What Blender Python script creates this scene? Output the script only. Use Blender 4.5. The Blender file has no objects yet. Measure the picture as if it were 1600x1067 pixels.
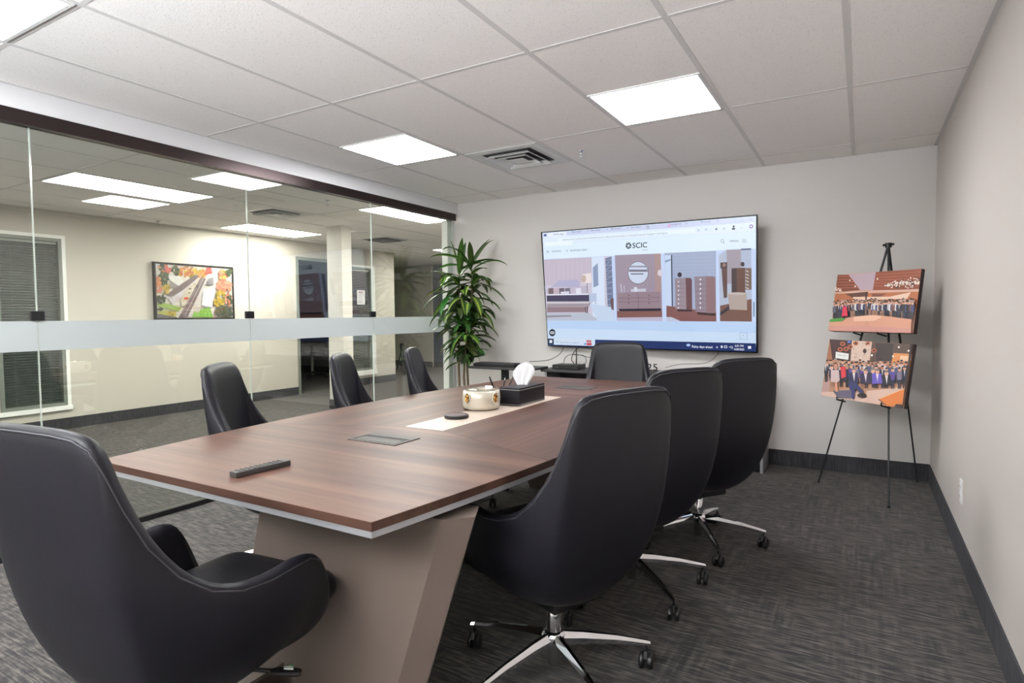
import bpy, bmesh, math, random
from mathutils import Vector, Matrix
random.seed(7)
SC = bpy.context.scene
COL = SC.collection
PI = math.pi

# ------------------------------------------------------------------ camera, world, exposure
cam_d = bpy.data.cameras.new('camera')
cam_d.sensor_fit = 'HORIZONTAL'; cam_d.sensor_width = 36.0
cam_d.lens = 933.85 / 1600 * 36.0
cam_d.clip_start = 0.05; cam_d.clip_end = 60
cam = bpy.data.objects.new('camera', cam_d); COL.objects.link(cam)
yaw, pitch, roll = 0.5294, -0.0451, -0.0079
_f = Vector((-math.sin(yaw)*math.cos(pitch), math.cos(yaw)*math.cos(pitch), math.sin(pitch)))
_r = Vector((math.cos(yaw), math.sin(yaw), 0)); _u = _r.cross(_f)
_r2 = math.cos(roll)*_r + math.sin(roll)*_u; _u2 = -math.sin(roll)*_r + math.cos(roll)*_u
M = Matrix((_r2, _u2, -_f)).transposed().to_4x4()
M.translation = Vector((0.072, -3.590, 1.2176))
cam.matrix_world = M
SC.camera = cam

w = bpy.data.worlds.new('world'); SC.world = w; w.use_nodes = True
w.node_tree.nodes['Background'].inputs[0].default_value = (0.9, 0.95, 1, 1)
w.node_tree.nodes['Background'].inputs[1].default_value = 0.05
SC.view_settings.view_transform = 'Standard'; SC.view_settings.look = 'None'
SC.view_settings.gamma = 1.0; SC.view_settings.use_curve_mapping = False
SC.view_settings.exposure = 0.14
LAMP = 36.0          # strength of the ceiling panels in the meeting room
LAMP_HALL = 44.0     # strength of the ceiling panels in the hall

# added fill light behind the camera, tilted up to brighten the ceiling
dl = bpy.data.lights.new('added_fill', 'AREA'); dl.shape = 'RECTANGLE'; dl.size = 3.0; dl.size_y = 1.25; dl.energy = 700; dl.spread = math.radians(115); dl.color = (0.90, 0.95, 1.0)
dlo = bpy.data.objects.new('added_fill', dl); COL.objects.link(dlo); dlo.location = (-1.5, -5.93, 1.52); dlo.rotation_euler = (PI/2+1.04, 0, 0)

# ------------------------------------------------------------------ dimensions (metres)
H = 2.375                 # ceiling
XR, YB, XL = 0.509, 1.559, -3.598   # right wall, screen wall, glass wall
XF = -7.45                # far hall wall
T = 0.6096                # ceiling cell
BBH = 0.125               # baseboard height
YF = -5.95                # wall behind the camera
YH = 7.55                 # end of the hall
XW = -12.0

# ------------------------------------------------------------------ materials
def lin(c):
    return tuple(((x/255)/12.92 if x/255 <= 0.04045 else ((x/255+0.055)/1.055)**2.4) for x in c)
def new_mat(name):
    m = bpy.data.materials.new(name); m.use_nodes = True
    return m, m.node_tree, m.node_tree.nodes['Principled BSDF']
def pmat(name, rgb, rough=0.5, metal=0.0, spec=0.5, bump=0, bscale=200, vary=0.0, vscale=3, coat=0.0):
    m, nt, b = new_mat(name)
    c = lin(rgb)
    b.inputs['Base Color'].default_value = (*c, 1)
    b.inputs['Roughness'].default_value = rough
    b.inputs['Metallic'].default_value = metal
    b.inputs['Specular IOR Level'].default_value = spec
    if coat: b.inputs['Coat Weight'].default_value = coat
    tc = nt.nodes.new('ShaderNodeTexCoord')
    if bump:
        n = nt.nodes.new('ShaderNodeTexNoise'); n.inputs['Scale'].default_value = bscale; n.inputs['Detail'].default_value = 3
        bp = nt.nodes.new('ShaderNodeBump'); bp.inputs['Strength'].default_value = bump; bp.inputs['Distance'].default_value = 0.001
        nt.links.new(tc.outputs['Object'], n.inputs['Vector']); nt.links.new(n.outputs['Fac'], bp.inputs['Height'])
        nt.links.new(bp.outputs['Normal'], b.inputs['Normal'])
    n2 = nt.nodes.new('ShaderNodeTexNoise'); n2.inputs['Scale'].default_value = vscale; n2.inputs['Detail'].default_value = 4
    nt.links.new(tc.outputs['Object'], n2.inputs['Vector'])
    mx = nt.nodes.new('ShaderNodeMix'); mx.data_type = 'RGBA'
    mx.inputs[6].default_value = (*[x*(1-vary) for x in c], 1); mx.inputs[7].default_value = (*[min(1, x*(1+vary)) for x in c], 1)
    nt.links.new(n2.outputs['Fac'], mx.inputs[0]); nt.links.new(mx.outputs[2], b.inputs['Base Color'])
    return m
def emat(name, rgb, strength):
    m, nt, b = new_mat(name)
    b.inputs['Base Color'].default_value = (0.8, 0.8, 0.8, 1)
    b.inputs['Emission Color'].default_value = (*lin(rgb), 1)
    b.inputs['Emission Strength'].default_value = strength
    return m

WALL = pmat('wall_paint', (209, 204, 200), 0.62, vary=0.012, vscale=1.2, bump=0.15, bscale=350)
WALL_R = pmat('wall_paint_warm', (203, 194, 188), 0.5, vary=0.012, vscale=1.2, bump=0.15, bscale=350)
HEADER = pmat('header_paint', (224, 224, 226), 0.5)
WALL_F = pmat('hall_paint', (186, 180, 169), 0.6, vary=0.012, vscale=1.0)
HEADER_H = pmat('column_paint', (200, 196, 188), 0.5)
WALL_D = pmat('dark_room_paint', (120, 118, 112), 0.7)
WALL_B = pmat('dark_blue_paint', (70, 78, 96), 0.5)
TRIMW = pmat('white_trim', (226, 226, 222), 0.4)
JAMB = pmat('grey_green_frame', (110, 116, 108), 0.5)
BLACKM = pmat('black_metal', (22, 22, 24), 0.35, 0.2)
RAIL = pmat('dark_bronze_rail', (62, 52, 52), 0.32, 0.8)
CHROME = pmat('chrome', (225, 225, 228), 0.08, 1.0)
SILVER = pmat('silver_edge', (190, 192, 196), 0.35, 0.6)
PLASTIC = pmat('black_plastic', (20, 20, 22), 0.45)
PLASTIC2 = pmat('dark_grey_plastic', (52, 50, 50), 0.5)
LEATHER = pmat('black_leather', (18, 17, 24), 0.44, 0, 0.33, bump=0.35, bscale=260, vary=0.06, vscale=8)
STITCH = pmat('leather_seam', (48, 47, 54), 0.5)
TAUPE = pmat('taupe_laminate', (100, 88, 81), 0.5, vary=0.01)
INLAY = pmat('cream_laminate', (180, 164, 150), 0.4, vary=0.02, vscale=20)
GREYM = pmat('grey_anodised', (74, 70, 67), 0.6, 0.2)
TEE = pmat('ceiling_tee', (218, 215, 213), 0.5)
WHITEM = pmat('white_enamel', (222, 222, 220), 0.4)
DUCT = pmat('duct_dark', (42, 40, 40), 0.7)
BLIND = pmat('blind_slat', (126, 134, 126), 0.45)
BLIND2 = pmat('pale_blind_slat', (190, 190, 182), 0.45)
WINBACK = pmat('window_back', (70, 78, 74), 0.2)
CREAM = pmat('pearl_enamel', (196, 188, 172), 0.28, 0.15, coat=0.4)
GOLD = pmat('gold_metal', (200, 140, 60), 0.2, 1.0)
PAPER = pmat('tissue_paper', (238, 238, 240), 0.8, bump=0.2, bscale=80)
CANE = pmat('cane_bark', (120, 105, 78), 0.8, bump=0.6, bscale=60, vary=0.25, vscale=40)
SOIL = pmat('soil', (54, 42, 32), 0.95, bump=1, bscale=90)
POT = pmat('white_ceramic', (210, 208, 204), 0.3)
MARK = pmat('white_mark', (230, 240, 240), 0.5)
MARKG = pmat('green_mark', (50, 160, 90), 0.5)
TVBLACK = pmat('tv_black', (12, 12, 14), 0.25)
PANEL = emat('panel_light', (250, 252, 255), LAMP)
PANEL_H = emat('hall_panel_light', (255, 250, 243), LAMP_HALL)

def carpet_mat():
    m, nt, b = new_mat('carpet_tiles')
    b.inputs['Roughness'].default_value = 0.9; b.inputs['Specular IOR Level'].default_value = 0.2; b.inputs['Sheen Weight'].default_value = 0.10; b.inputs['Sheen Roughness'].default_value = 0.5; b.inputs['Sheen Tint'].default_value = (1, 0.93, 0.85, 1)
    N, L = nt.nodes.new, nt.links.new
    tc = N('ShaderNodeTexCoord')
    def noise(sx, sy, detail=2, off=0):
        mp = N('ShaderNodeMapping'); mp.inputs['Scale'].default_value = (sx, sy, 1); mp.inputs['Location'].default_value = (off, off*1.7, 0)
        n = N('ShaderNodeTexNoise'); n.inputs['Scale'].default_value = 1; n.inputs['Detail'].default_value = detail
        L(tc.outputs['Object'], mp.inputs['Vector']); L(mp.outputs['Vector'], n.inputs['Vector']); return n.outputs['Fac']
    def math_(op, a, bb, clamp=False):
        x = N('ShaderNodeMath'); x.operation = op; x.use_clamp = clamp
        for i, v in enumerate((a, bb)):
            if isinstance(v, (int, float)): x.inputs[i].default_value = v
            else: L(v, x.inputs[i])
        return x.outputs[0]
    streak = noise(5, 150, 3); streak2 = noise(14, 75, 2, 5)
    bars = noise(48, 3.5, 2, 9); mask = noise(3.5, 3.5, 2, 3)
    fine = noise(420, 420, 1, 2)
    s = math_('ADD', math_('MULTIPLY', streak, 0.70), math_('MULTIPLY', streak2, 0.60))
    mk = math_('MULTIPLY', math_('SUBTRACT', mask, 0.40), 2.2, True)
    s = math_('ADD', s, math_('MULTIPLY', math_('MULTIPLY', math_('SUBTRACT', bars, 0.5), 0.75), mk))
    s = math_('ADD', s, math_('MULTIPLY', math_('SUBTRACT', fine, 0.5), 0.35))
    cr = N('ShaderNodeValToRGB'); L(s, cr.inputs[0])
    e = cr.color_ramp.elements
    e[0].position = 0.36; e[0].color = (*lin((14, 14, 16)), 1)
    e[1].position = 0.84; e[1].color = (*lin((92, 87, 82)), 1)
    x = e.new(0.6); x.color = (*lin((38, 37, 40)), 1)
    L(cr.outputs[0], b.inputs['Base Color'])
    bp = N('ShaderNodeBump'); bp.inputs['Strength'].default_value = 0.5; bp.inputs['Distance'].default_value = 0.003
    L(s, bp.inputs['Height']); L(bp.outputs['Normal'], b.inputs['Normal'])
    return m
CARPET = carpet_mat()
def base_mat():
    m, nt, b = new_mat('carpet_baseboard')
    b.inputs['Roughness'].default_value = 0.95
    N, L = nt.nodes.new, nt.links.new
    tc = N('ShaderNodeTexCoord'); mp = N('ShaderNodeMapping'); mp.inputs['Scale'].default_value = (120, 120, 9)
    n = N('ShaderNodeTexNoise'); n.inputs['Scale'].default_value = 1; n.inputs['Detail'].default_value = 3
    cr = N('ShaderNodeValToRGB'); e = cr.color_ramp.elements
    e[0].position = 0.35; e[0].color = (*lin((38, 38, 42)), 1); e[1].position = 0.7; e[1].color = (*lin((66, 65, 68)), 1)
    L(tc.outputs['Object'], mp.inputs['Vector']); L(mp.outputs[0], n.inputs['Vector']); L(n.outputs['Fac'], cr.inputs[0]); L(cr.outputs[0], b.inputs['Base Color'])
    return m
BASEM = base_mat()
def tile_mat():
    m, nt, b = new_mat('mineral_fibre_tile')
    b.inputs['Roughness'].default_value = 0.9
    N, L = nt.nodes.new, nt.links.new
    tc = N('ShaderNodeTexCoord')
    n = N('ShaderNodeTexNoise'); n.inputs['Scale'].default_value = 150; n.inputs['Detail'].default_value = 4
    cr = N('ShaderNodeValToRGB'); e = cr.color_ramp.elements
    e[0].position = 0.30; e[0].color = (*lin((218, 212, 208)), 1); e[1].position = 0.40; e[1].color = (*lin((250, 246, 243)), 1)
    n2 = N('ShaderNodeTexNoise'); n2.inputs['Scale'].default_value = 260; n2.inputs['Detail'].default_value = 2
    bp = N('ShaderNodeBump'); bp.inputs['Strength'].default_value = 0.4; bp.inputs['Distance'].default_value = 0.002
    L(tc.outputs['Object'], n.inputs['Vector']); L(tc.outputs['Object'], n2.inputs['Vector'])
    L(n.outputs['Fac'], cr.inputs[0]); L(cr.outputs[0], b.inputs['Base Color']); L(n2.outputs['Fac'], bp.inputs['Height']); L(bp.outputs[0], b.inputs['Normal'])
    return m
TILE = tile_mat()
def wood_mat(name, along_x, dark=1.0):
    m, nt, b = new_mat(name)
    b.inputs['Roughness'].default_value = 0.44; b.inputs['Specular IOR Level'].default_value = 0.24
    N, L = nt.nodes.new, nt.links.new
    tc = N('ShaderNodeTexCoord'); mp = N('ShaderNodeMapping')
    mp.inputs['Scale'].default_value = (0.55, 11, 6) if along_x else (11, 0.55, 6)
    n = N('ShaderNodeTexNoise'); n.inputs['Scale'].default_value = 1; n.inputs['Detail'].default_value = 5; n.inputs['Roughness'].default_value = 0.55; n.inputs['Distortion'].default_value = 0.2
    mp2 = N('ShaderNodeMapping'); mp2.inputs['Scale'].default_value = (3, 110, 40) if along_x else (110, 3, 40)
    n2 = N('ShaderNodeTexNoise'); n2.inputs['Scale'].default_value = 1; n2.inputs['Detail'].default_value = 3
    L(tc.outputs['Object'], mp.inputs[0]); L(tc.outputs['Object'], mp2.inputs[0]); L(mp.outputs[0], n.inputs[0]); L(mp2.outputs[0], n2.inputs[0])
    a = N('ShaderNodeMath'); a.operation = 'MULTIPLY_ADD'; a.inputs[1].default_value = 0.22; L(n2.outputs['Fac'], a.inputs[0]); L(n.outputs['Fac'], a.inputs[2])
    cr = N('ShaderNodeValToRGB'); e = cr.color_ramp.elements
    e[0].position = 0.42; e[0].color = (*[x*dark for x in lin((62, 41, 34))], 1)
    e[1].position = 0.80; e[1].color = (*[x*dark for x in lin((102, 74, 61))], 1)
    x = e.new(0.6); x.color = (*[v*dark for v in lin((80, 55, 46))], 1)
    L(a.outputs[0], cr.inputs[0]); L(cr.outputs[0], b.inputs['Base Color'])
    return m
WOODX = wood_mat('walnut_grain_across', True)
WOODY = wood_mat('walnut_grain_along', False)
WOODE = wood_mat('walnut_edge_band', True, 0.6)
def glass_mat(name, tint=(0.93, 0.96, 0.94), ior=1.5, bias=0.0):
    m = bpy.data.materials.new(name); m.use_nodes = True; nt = m.node_tree; nt.nodes.clear()
    N, L = nt.nodes.new, nt.links.new
    o = N('ShaderNodeOutputMaterial'); t = N('ShaderNodeBsdfTransparent'); t.inputs[0].default_value = (*tint, 1)
    g = N('ShaderNodeBsdfGlossy'); g.inputs['Roughness'].default_value = 0.0
    geo = N('ShaderNodeNewGeometry'); dt = N('ShaderNodeVectorMath'); dt.operation = 'DOT_PRODUCT'
    L(geo.outputs['Incoming'], dt.inputs[0]); L(geo.outputs['Normal'], dt.inputs[1])
    def mth(op, x, y):
        q_ = N('ShaderNodeMath'); q_.operation = op; q_.use_clamp = op == 'SUBTRACT'
        for i, v in enumerate((x, y)):
            if isinstance(v, (int, float)): q_.inputs[i].default_value = v
            elif v is not None: L(v, q_.inputs[i])
        return q_.outputs[0]
    c_ = mth('ABSOLUTE', dt.outputs['Value'], None)
    fr = mth('POWER', mth('SUBTRACT', 1.0, c_), 5.0); fr = mth('ADD', mth('MULTIPLY', fr, 0.96), 0.04+bias)
    mx = N('ShaderNodeMixShader'); L(fr, mx.inputs[0])
    L(t.outputs[0], mx.inputs[1]); L(g.outputs[0], mx.inputs[2]); L(mx.outputs[0], o.inputs[0])
    return m
GLASS = glass_mat('clear_partition_glass', bias=0.06)
BOWLGLASS = glass_mat('bowl_glass', (0.95, 0.95, 0.93), 1.5, 0.12)
GEDGE = pmat('glass_edge', (206, 214, 208), 0.15, 0, 0.8)
def frost_mat():
    m = bpy.data.materials.new('frosted_film'); m.use_nodes = True; nt = m.node_tree; nt.nodes.clear()
    N, L = nt.nodes.new, nt.links.new
    o = N('ShaderNodeOutputMaterial'); t = N('ShaderNodeBsdfTransparent'); t.inputs[0].default_value = (0.95, 0.97, 0.97, 1)
    d = N('ShaderNodeBsdfDiffuse'); d.inputs[0].default_value = (0.60, 0.63, 0.635, 1)
    tr = N('ShaderNodeBsdfTranslucent'); tr.inputs[0].default_value = (0.60, 0.63, 0.635, 1)
    m1 = N('ShaderNodeMixShader'); m1.inputs[0].default_value = 0.5; m2 = N('ShaderNodeMixShader'); m2.inputs[0].default_value = 0.93
    L(d.outputs[0], m1.inputs[1]); L(tr.outputs[0], m1.inputs[2]); L(t.outputs[0], m2.inputs[1]); L(m1.outputs[0], m2.inputs[2]); L(m2.outputs[0], o.inputs[0])
    return m
FROST = frost_mat()
def leaf_mat():
    m, nt, b = new_mat('leaf_green')
    b.inputs['Roughness'].default_value = 0.38
    N, L = nt.nodes.new, nt.links.new
    at = N('ShaderNodeVertexColor'); at.layer_name = 'Col'
    L(at.outputs[0], b.inputs['Base Color'])
    tr = N('ShaderNodeBsdfTranslucent'); L(at.outputs[0], tr.inputs[0])
    mx = N('ShaderNodeMixShader'); mx.inputs[0].default_value = 0.22
    o = nt.nodes['Material Output']; L(b.outputs[0], mx.inputs[1]); L(tr.outputs[0], mx.inputs[2]); L(mx.outputs[0], o.inputs[0])
    return m
LEAF = leaf_mat()
def pic_mat(name, emis=0.0, rough=0.5):
    m, nt, b = new_mat(name)
    b.inputs['Roughness'].default_value = rough
    at = nt.nodes.new('ShaderNodeVertexColor'); at.layer_name = 'Col'
    if emis:
        b.inputs['Base Color'].default_value = (0.01, 0.01, 0.01, 1)
        nt.links.new(at.outputs[0], b.inputs['Emission Color']); b.inputs['Emission Strength'].default_value = emis
    else:
        nt.links.new(at.outputs[0], b.inputs['Base Color'])
    return m
SCREEN = pic_mat('lit_screen', 0.9, 0.15)
PRINT = pic_mat('printed_picture', 0, 0.45)
PRINT_GL = pic_mat('printed_poster', 0, 0.3)

# ------------------------------------------------------------------ mesh helpers
def obj(name, bm, mat, parent=None, smooth=False, angle=None):
    me = bpy.data.meshes.new(name)
    bmesh.ops.recalc_face_normals(bm, faces=bm.faces)
    bm.to_mesh(me); bm.free()
    for mm in (mat if isinstance(mat, (list, tuple)) else [mat]): me.materials.append(mm)
    if smooth:
        for p in me.polygons: p.use_smooth = True
        if angle:
            try: me.set_sharp_from_angle(angle=math.radians(angle))
            except Exception: pass
    o = bpy.data.objects.new(name, me); COL.objects.link(o)
    if parent is not None: o.parent = parent
    return o
def thing(name, label, cat, loc=(0, 0, 0), rz=0.0, group=None):
    o = bpy.data.objects.new(name, None); COL.objects.link(o)
    o.empty_display_size = 0.1
    o.location = loc; o.rotation_euler = (0, 0, rz)
    return tag(o, label, cat, group)
def tag(o, label, cat, group=None):
    o['label'] = label; o['category'] = cat
    if group: o['group'] = group
    return o
def struct(name, bm, mat, parent=None, **k):
    o = obj(name, bm, mat, parent, **k)
    if parent is None: o['kind'] = 'structure'
    return o
def box(bm, x0, x1, y0, y1, z0, z1, bev=0.0, mi=0):
    vs = [bm.verts.new(v) for v in ((x0,y0,z0),(x1,y0,z0),(x1,y1,z0),(x0,y1,z0),(x0,y0,z1),(x1,y0,z1),(x1,y1,z1),(x0,y1,z1))]
    fs = [bm.faces.new([vs[i] for i in q]) for q in ((0,3,2,1),(4,5,6,7),(0,1,5,4),(1,2,6,5),(2,3,7,6),(3,0,4,7))]
    for f in fs: f.material_index = mi
    if bev:
        es = list({e for f in fs for e in f.edges})
        bmesh.ops.bevel(bm, geom=es, offset=bev, segments=2, affect='EDGES', profile=0.6)
    return vs
def BM(): return bmesh.new()
def bx(*a, **k):
    bm = BM(); box(bm, *a, **k); return bm
def frame_of(d):
    d = Vector(d).normalized(); up = Vector((0, 0, 1)) if abs(d.z) < 0.95 else Vector((1, 0, 0))
    s = d.cross(up).normalized(); return s, s.cross(d).normalized()
def tube(bm, pts, rad, n=8, cap=True, flat=1.0):
    pts = [Vector(p) for p in pts]; rings = []
    for i, p in enumerate(pts):
        a = pts[max(0, i-1)]; b = pts[min(len(pts)-1, i+1)]
        s, t = frame_of(b-a)
        r = rad[i] if isinstance(rad, (list, tuple)) else rad
        rings.append([bm.verts.new(p + s*math.cos(2*PI*k/n)*r + t*math.sin(2*PI*k/n)*r*flat) for k in range(n)])
    for i in range(len(rings)-1):
        for k in range(n):
            bm.faces.new((rings[i][k], rings[i][(k+1) % n], rings[i+1][(k+1) % n], rings[i+1][k]))
    if cap:
        bm.faces.new(rings[0][::-1]); bm.faces.new(rings[-1])
def lathe(bm, prof, n=32, c=(0, 0, 0), axis='z', mi=0):
    rings = []
    for r, z in prof:
        ring = []
        for k in range(n):
            a = 2*PI*k/n
            if axis == 'z': p = (c[0]+r*math.cos(a), c[1]+r*math.sin(a), c[2]+z)
            elif axis == 'x': p = (c[0]+z, c[1]+r*math.cos(a), c[2]+r*math.sin(a))
            else: p = (c[0]+r*math.cos(a), c[1]+z, c[2]+r*math.sin(a))
            ring.append(bm.verts.new(p))
        rings.append(ring)
    for i in range(len(rings)-1):
        for k in range(n):
            f = bm.faces.new((rings[i][k], rings[i][(k+1) % n], rings[i+1][(k+1) % n], rings[i+1][k])); f.material_index = mi
    f = bm.faces.new(rings[0]); f.material_index = mi
    f = bm.faces.new(rings[-1]); f.material_index = mi
def prism(bm, poly, z0, z1, mi=0, bev=0):
    a = [bm.verts.new((x, y, z0)) for x, y in poly]; b = [bm.verts.new((x, y, z1)) for x, y in poly]
    n = len(poly); fs = [bm.faces.new(a[::-1]), bm.faces.new(b)]
    for i in range(n): fs.append(bm.faces.new((a[i], a[(i+1) % n], b[(i+1) % n], b[i])))
    for f in fs: f.material_index = mi
def hexa(bm, lo, hi):
    """solid between two corner loops of the same length"""
    a = [bm.verts.new(v) for v in lo]; b = [bm.verts.new(v) for v in hi]; n = len(lo)
    bm.faces.new(a[::-1]); bm.faces.new(b)
    for i in range(n): bm.faces.new((a[i], a[(i+1) % n], b[(i+1) % n], b[i]))
def copy_tree(o, parent=None):
    c = o.copy(); COL.objects.link(c)
    if parent is not None: c.parent = parent
    for ch in list(o.children): copy_tree(ch, c)
    return c
def bez(a, b, c, t):
    return a*((1-t)**2) + b*(2*t*(1-t)) + c*(t*t)

# flat printed / lit pictures: coloured shapes in the plane of the picture
def homography(src, dst):
    A = []
    for (x, y), (u, v) in zip(src, dst):
        A.append([x, y, 1, 0, 0, 0, -u*x, -u*y, u]); A.append([0, 0, 0, x, y, 1, -v*x, -v*y, v])
    n = 8
    for i in range(n):
        p = max(range(i, n), key=lambda r: abs(A[r][i])); A[i], A[p] = A[p], A[i]
        for r in range(n):
            if r != i:
                k = A[r][i]/A[i][i]
                A[r] = [a-k*b for a, b in zip(A[r], A[i])]
    h = [A[i][8]/A[i][i] for i in range(n)]
    return lambda x, y: ((h[0]*x+h[1]*y+h[2])/(h[6]*x+h[7]*y+1), (h[3]*x+h[4]*y+h[5])/(h[6]*x+h[7]*y+1))
_text_cache = {}
def text_polys(s):
    if s in _text_cache: return _text_cache[s]
    cu = bpy.data.curves.new('t', 'FONT'); cu.body = s; cu.size = 1.0; cu.resolution_u = 3
    o = bpy.data.objects.new('t', cu); COL.objects.link(o)
    dg = bpy.context.evaluated_depsgraph_get(); dg.update()
    me = bpy.data.meshes.new_from_object(o.evaluated_get(dg))
    r = ([tuple(v.co[:2]) for v in me.vertices], [tuple(p.vertices) for p in me.polygons])
    bpy.data.objects.remove(o); bpy.data.curves.remove(cu); bpy.data.meshes.remove(me)
    _text_cache[s] = r; return r
class Pic:
    """x to the right, y up, in metres; the picture faces local -y (so it is laid on a local xz plane)"""
    def __init__(s, W, Hh, warp=None):
        s.v, s.f, s.c, s.W, s.H, s.k, s.warp = [], [], [], W, Hh, 0, warp
    def P(s, x, y):
        if s.warp: x, y = s.warp(x, y)
        return (max(0.0, min(s.W, x)), max(0.0, min(s.H, y)))
    def poly(s, pts, col, lay=None):
        if lay is None: s.k += 1
        z = -(0.00003*s.k)
        i = len(s.v)
        for p in pts:
            x, y = s.P(*p); s.v.append((x-s.W/2, z, y-s.H/2))
        s.f.append(tuple(range(i, i+len(pts)))); s.c.append(col)
    def rect(s, x0, y0, x1, y1, col): s.poly([(x0, y0), (x1, y0), (x1, y1), (x0, y1)], col)
    def ell(s, cx, cy, rx, ry, col, n=12, keep=False):
        s.poly([(cx+rx*math.cos(2*PI*k/n), cy+ry*math.sin(2*PI*k/n)) for k in range(n)], col, True if keep else None)
    def line(s, x0, y0, x1, y1, wd, col):
        L = math.hypot(x1-x0, y1-y0) or 1; nx, ny = -(y1-y0)/L*wd/2, (x1-x0)/L*wd/2
        s.poly([(x0+nx, y0+ny), (x1+nx, y1+ny), (x1-nx, y1-ny), (x0-nx, y0-ny)], col)
    def text(s, t, x, y, size, col, slope=0.0, flip=1, stretch=1.0, bold=0.0):
        vs, fs = text_polys(t); s.k += 1; z = -(0.00003*s.k)
        offs = [(0, 0)] if not bold else [(0, 0), (bold, 0), (0, bold)]
        for ox, oy in offs:
            i0 = len(s.v)
            for a, b in vs:
                X = x + a*size*stretch + ox; Y = y - flip*(b*size) + slope*a*size*stretch + oy
                X, Y = s.P(X, Y); s.v.append((X-s.W/2, z, Y-s.H/2))
            for f in fs: s.f.append(tuple(i0+j for j in f)); s.c.append(col)
            s.k += 1; z = -(0.00003*s.k)
    def build(s, name, mat, parent=None, ink=1.0):
        me = bpy.data.meshes.new(name); me.from_pydata(s.v, [], s.f)
        ca = me.color_attributes.new('Col', 'FLOAT_COLOR', 'CORNER'); i = 0
        for p, c in zip(me.polygons, s.c):
            l = tuple(v*ink for v in lin(c))
            for _ in p.vertices: ca.data[i].color = (*l, 1); i += 1
        me.materials.append(mat)
        o = bpy.data.objects.new(name, me); COL.objects.link(o)
        if parent is not None: o.parent = parent
        return o

# ------------------------------------------------------------------ the shell
struct('floor', bx(XW-0.2, XR+0.1, YF-0.1, YH+0.2, -0.1, 0), CARPET)
struct('ceiling', bx(XW-0.2, XR+0.1, YF-0.1, YH+0.2, H, H+0.1), TILE)
struct('wall_right', bx(XR, XR+0.1, YF, YB+0.12, 0, H), WALL_R)
struct('wall_back', bx(-3.70, XR, YB, YB+0.12, 0, H), WALL)
bm = BM(); box(bm, XF, -3.05, YF-0.1, YF, 0, H); box(bm, 0.05, XR, YF-0.1, YF, 0, H); box(bm, -3.05, 0.05, YF-0.1, YF, 0, 0.85); box(bm, -3.05, 0.05, YF-0.1, YF, 2.2, H)
struct('wall_front', bm, WALL)
bm = BM()
for a in ((-3.05, -3.0, 0.85, 2.2), (0.0, 0.05, 0.85, 2.2), (-1.53, -1.47, 0.85, 2.2), (-3.0, 0.0, 0.85, 0.90), (-3.0, 0.0, 2.15, 2.2)): box(bm, a[0], a[1], YF-0.08, YF-0.03, a[2], a[3])
wf = struct('window_9', bm, TRIMW)  # unseen window, added to go with the fill light behind the camera
obj('pane', bx(-3.0, 0.0, YF-0.06, YF-0.055, 0.90, 2.15), GLASS, wf)
# glass wall: header, rails and end post
struct('wall_left', bx(XL-0.11, XL+0.012, YF, YB, 2.262, H), HEADER)
struct('trim_1', bx(XL-0.045, XL+0.02, YF, 1.515, 2.192, 2.262), RAIL)
struct('trim_2', bx(XL-0.055, XL-0.005, YF, 1.43, 0, 0.032), BLACKM)
struct('trim_3', bx(XL-0.10, XL-0.03, 1.43, YB, 0, 2.192), TRIMW)
# hall walls
Y1, Y2, Y3 = 2.70, 3.62, 4.94
bm = BM(); box(bm, XF-0.12, XF, YF, -1.01, 0, H); box(bm, XF-0.12, XF, -0.42, Y1, 0, H)
box(bm, XF-0.12, XF, -1.01, -0.42, 0, 0.262); box(bm, XF-0.12, XF, -1.01, -0.42, 2.075, H); box(bm, XF-0.12, XF, Y1, Y2, 2.135, H)
struct('wall_far', bm, WALL_F)
bm = BM(); box(bm, XF-0.12, XF, Y2, 3.78, 0, H); box(bm, XF-0.12, XF, 4.34, Y3, 0, H)
box(bm, XF-0.12, XF, 3.78, 4.34, 0, 0.262); box(bm, XF-0.12, XF, 3.78, 4.34, 2.055, H)
struct('wall_far_beyond_opening', bm, WALL_F)
bm = BM(); prism(bm, [(XF-0.13, Y3-0.01), (XF-0.125, Y3-0.13), (XF-0.72, 5.46), (XF-0.64, 5.56)], 0, H)
struct('wall_recess_side', bm, WALL_F)
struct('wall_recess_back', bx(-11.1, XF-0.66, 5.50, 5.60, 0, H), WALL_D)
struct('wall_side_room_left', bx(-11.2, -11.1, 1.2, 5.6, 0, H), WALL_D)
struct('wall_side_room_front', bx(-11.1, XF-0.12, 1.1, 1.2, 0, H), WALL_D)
bm = BM(); box(bm, XW, -8.61, YH, YH+0.1, 0, H); box(bm, -7.9, -3.0, YH, YH+0.1, 0, H)
struct('wall_hall_end', bm, WALL_F)
struct('wall_dark_panel', bx(-8.61, -7.9, YH+0.05, YH+0.15, 0, H), WALL_B)
struct('wall_hall_right', bx(-3.70, -3.60, YB+0.12, YH, 0, H), WALL_F)
# door opening frame into the dark side room
bm = BM(); box(bm, XF-0.13, XF+0.012, Y1, Y1+0.045, 0, 2.135); box(bm, XF-0.13, XF+0.012, Y2-0.045, Y2, 0, 2.135); box(bm, XF-0.13, XF+0.012, Y1+0.045, Y2-0.045, 2.085, 2.135)
struct('door_1', bm, JAMB)
# column
struct('wall_column', bx(-5.95, -5.683, 1.95, 2.12, 0, H), HEADER_H)
struct('baseboard_column', bx(-5.957, -5.676, 1.943, 2.127, 0, BBH), BASEM)
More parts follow.
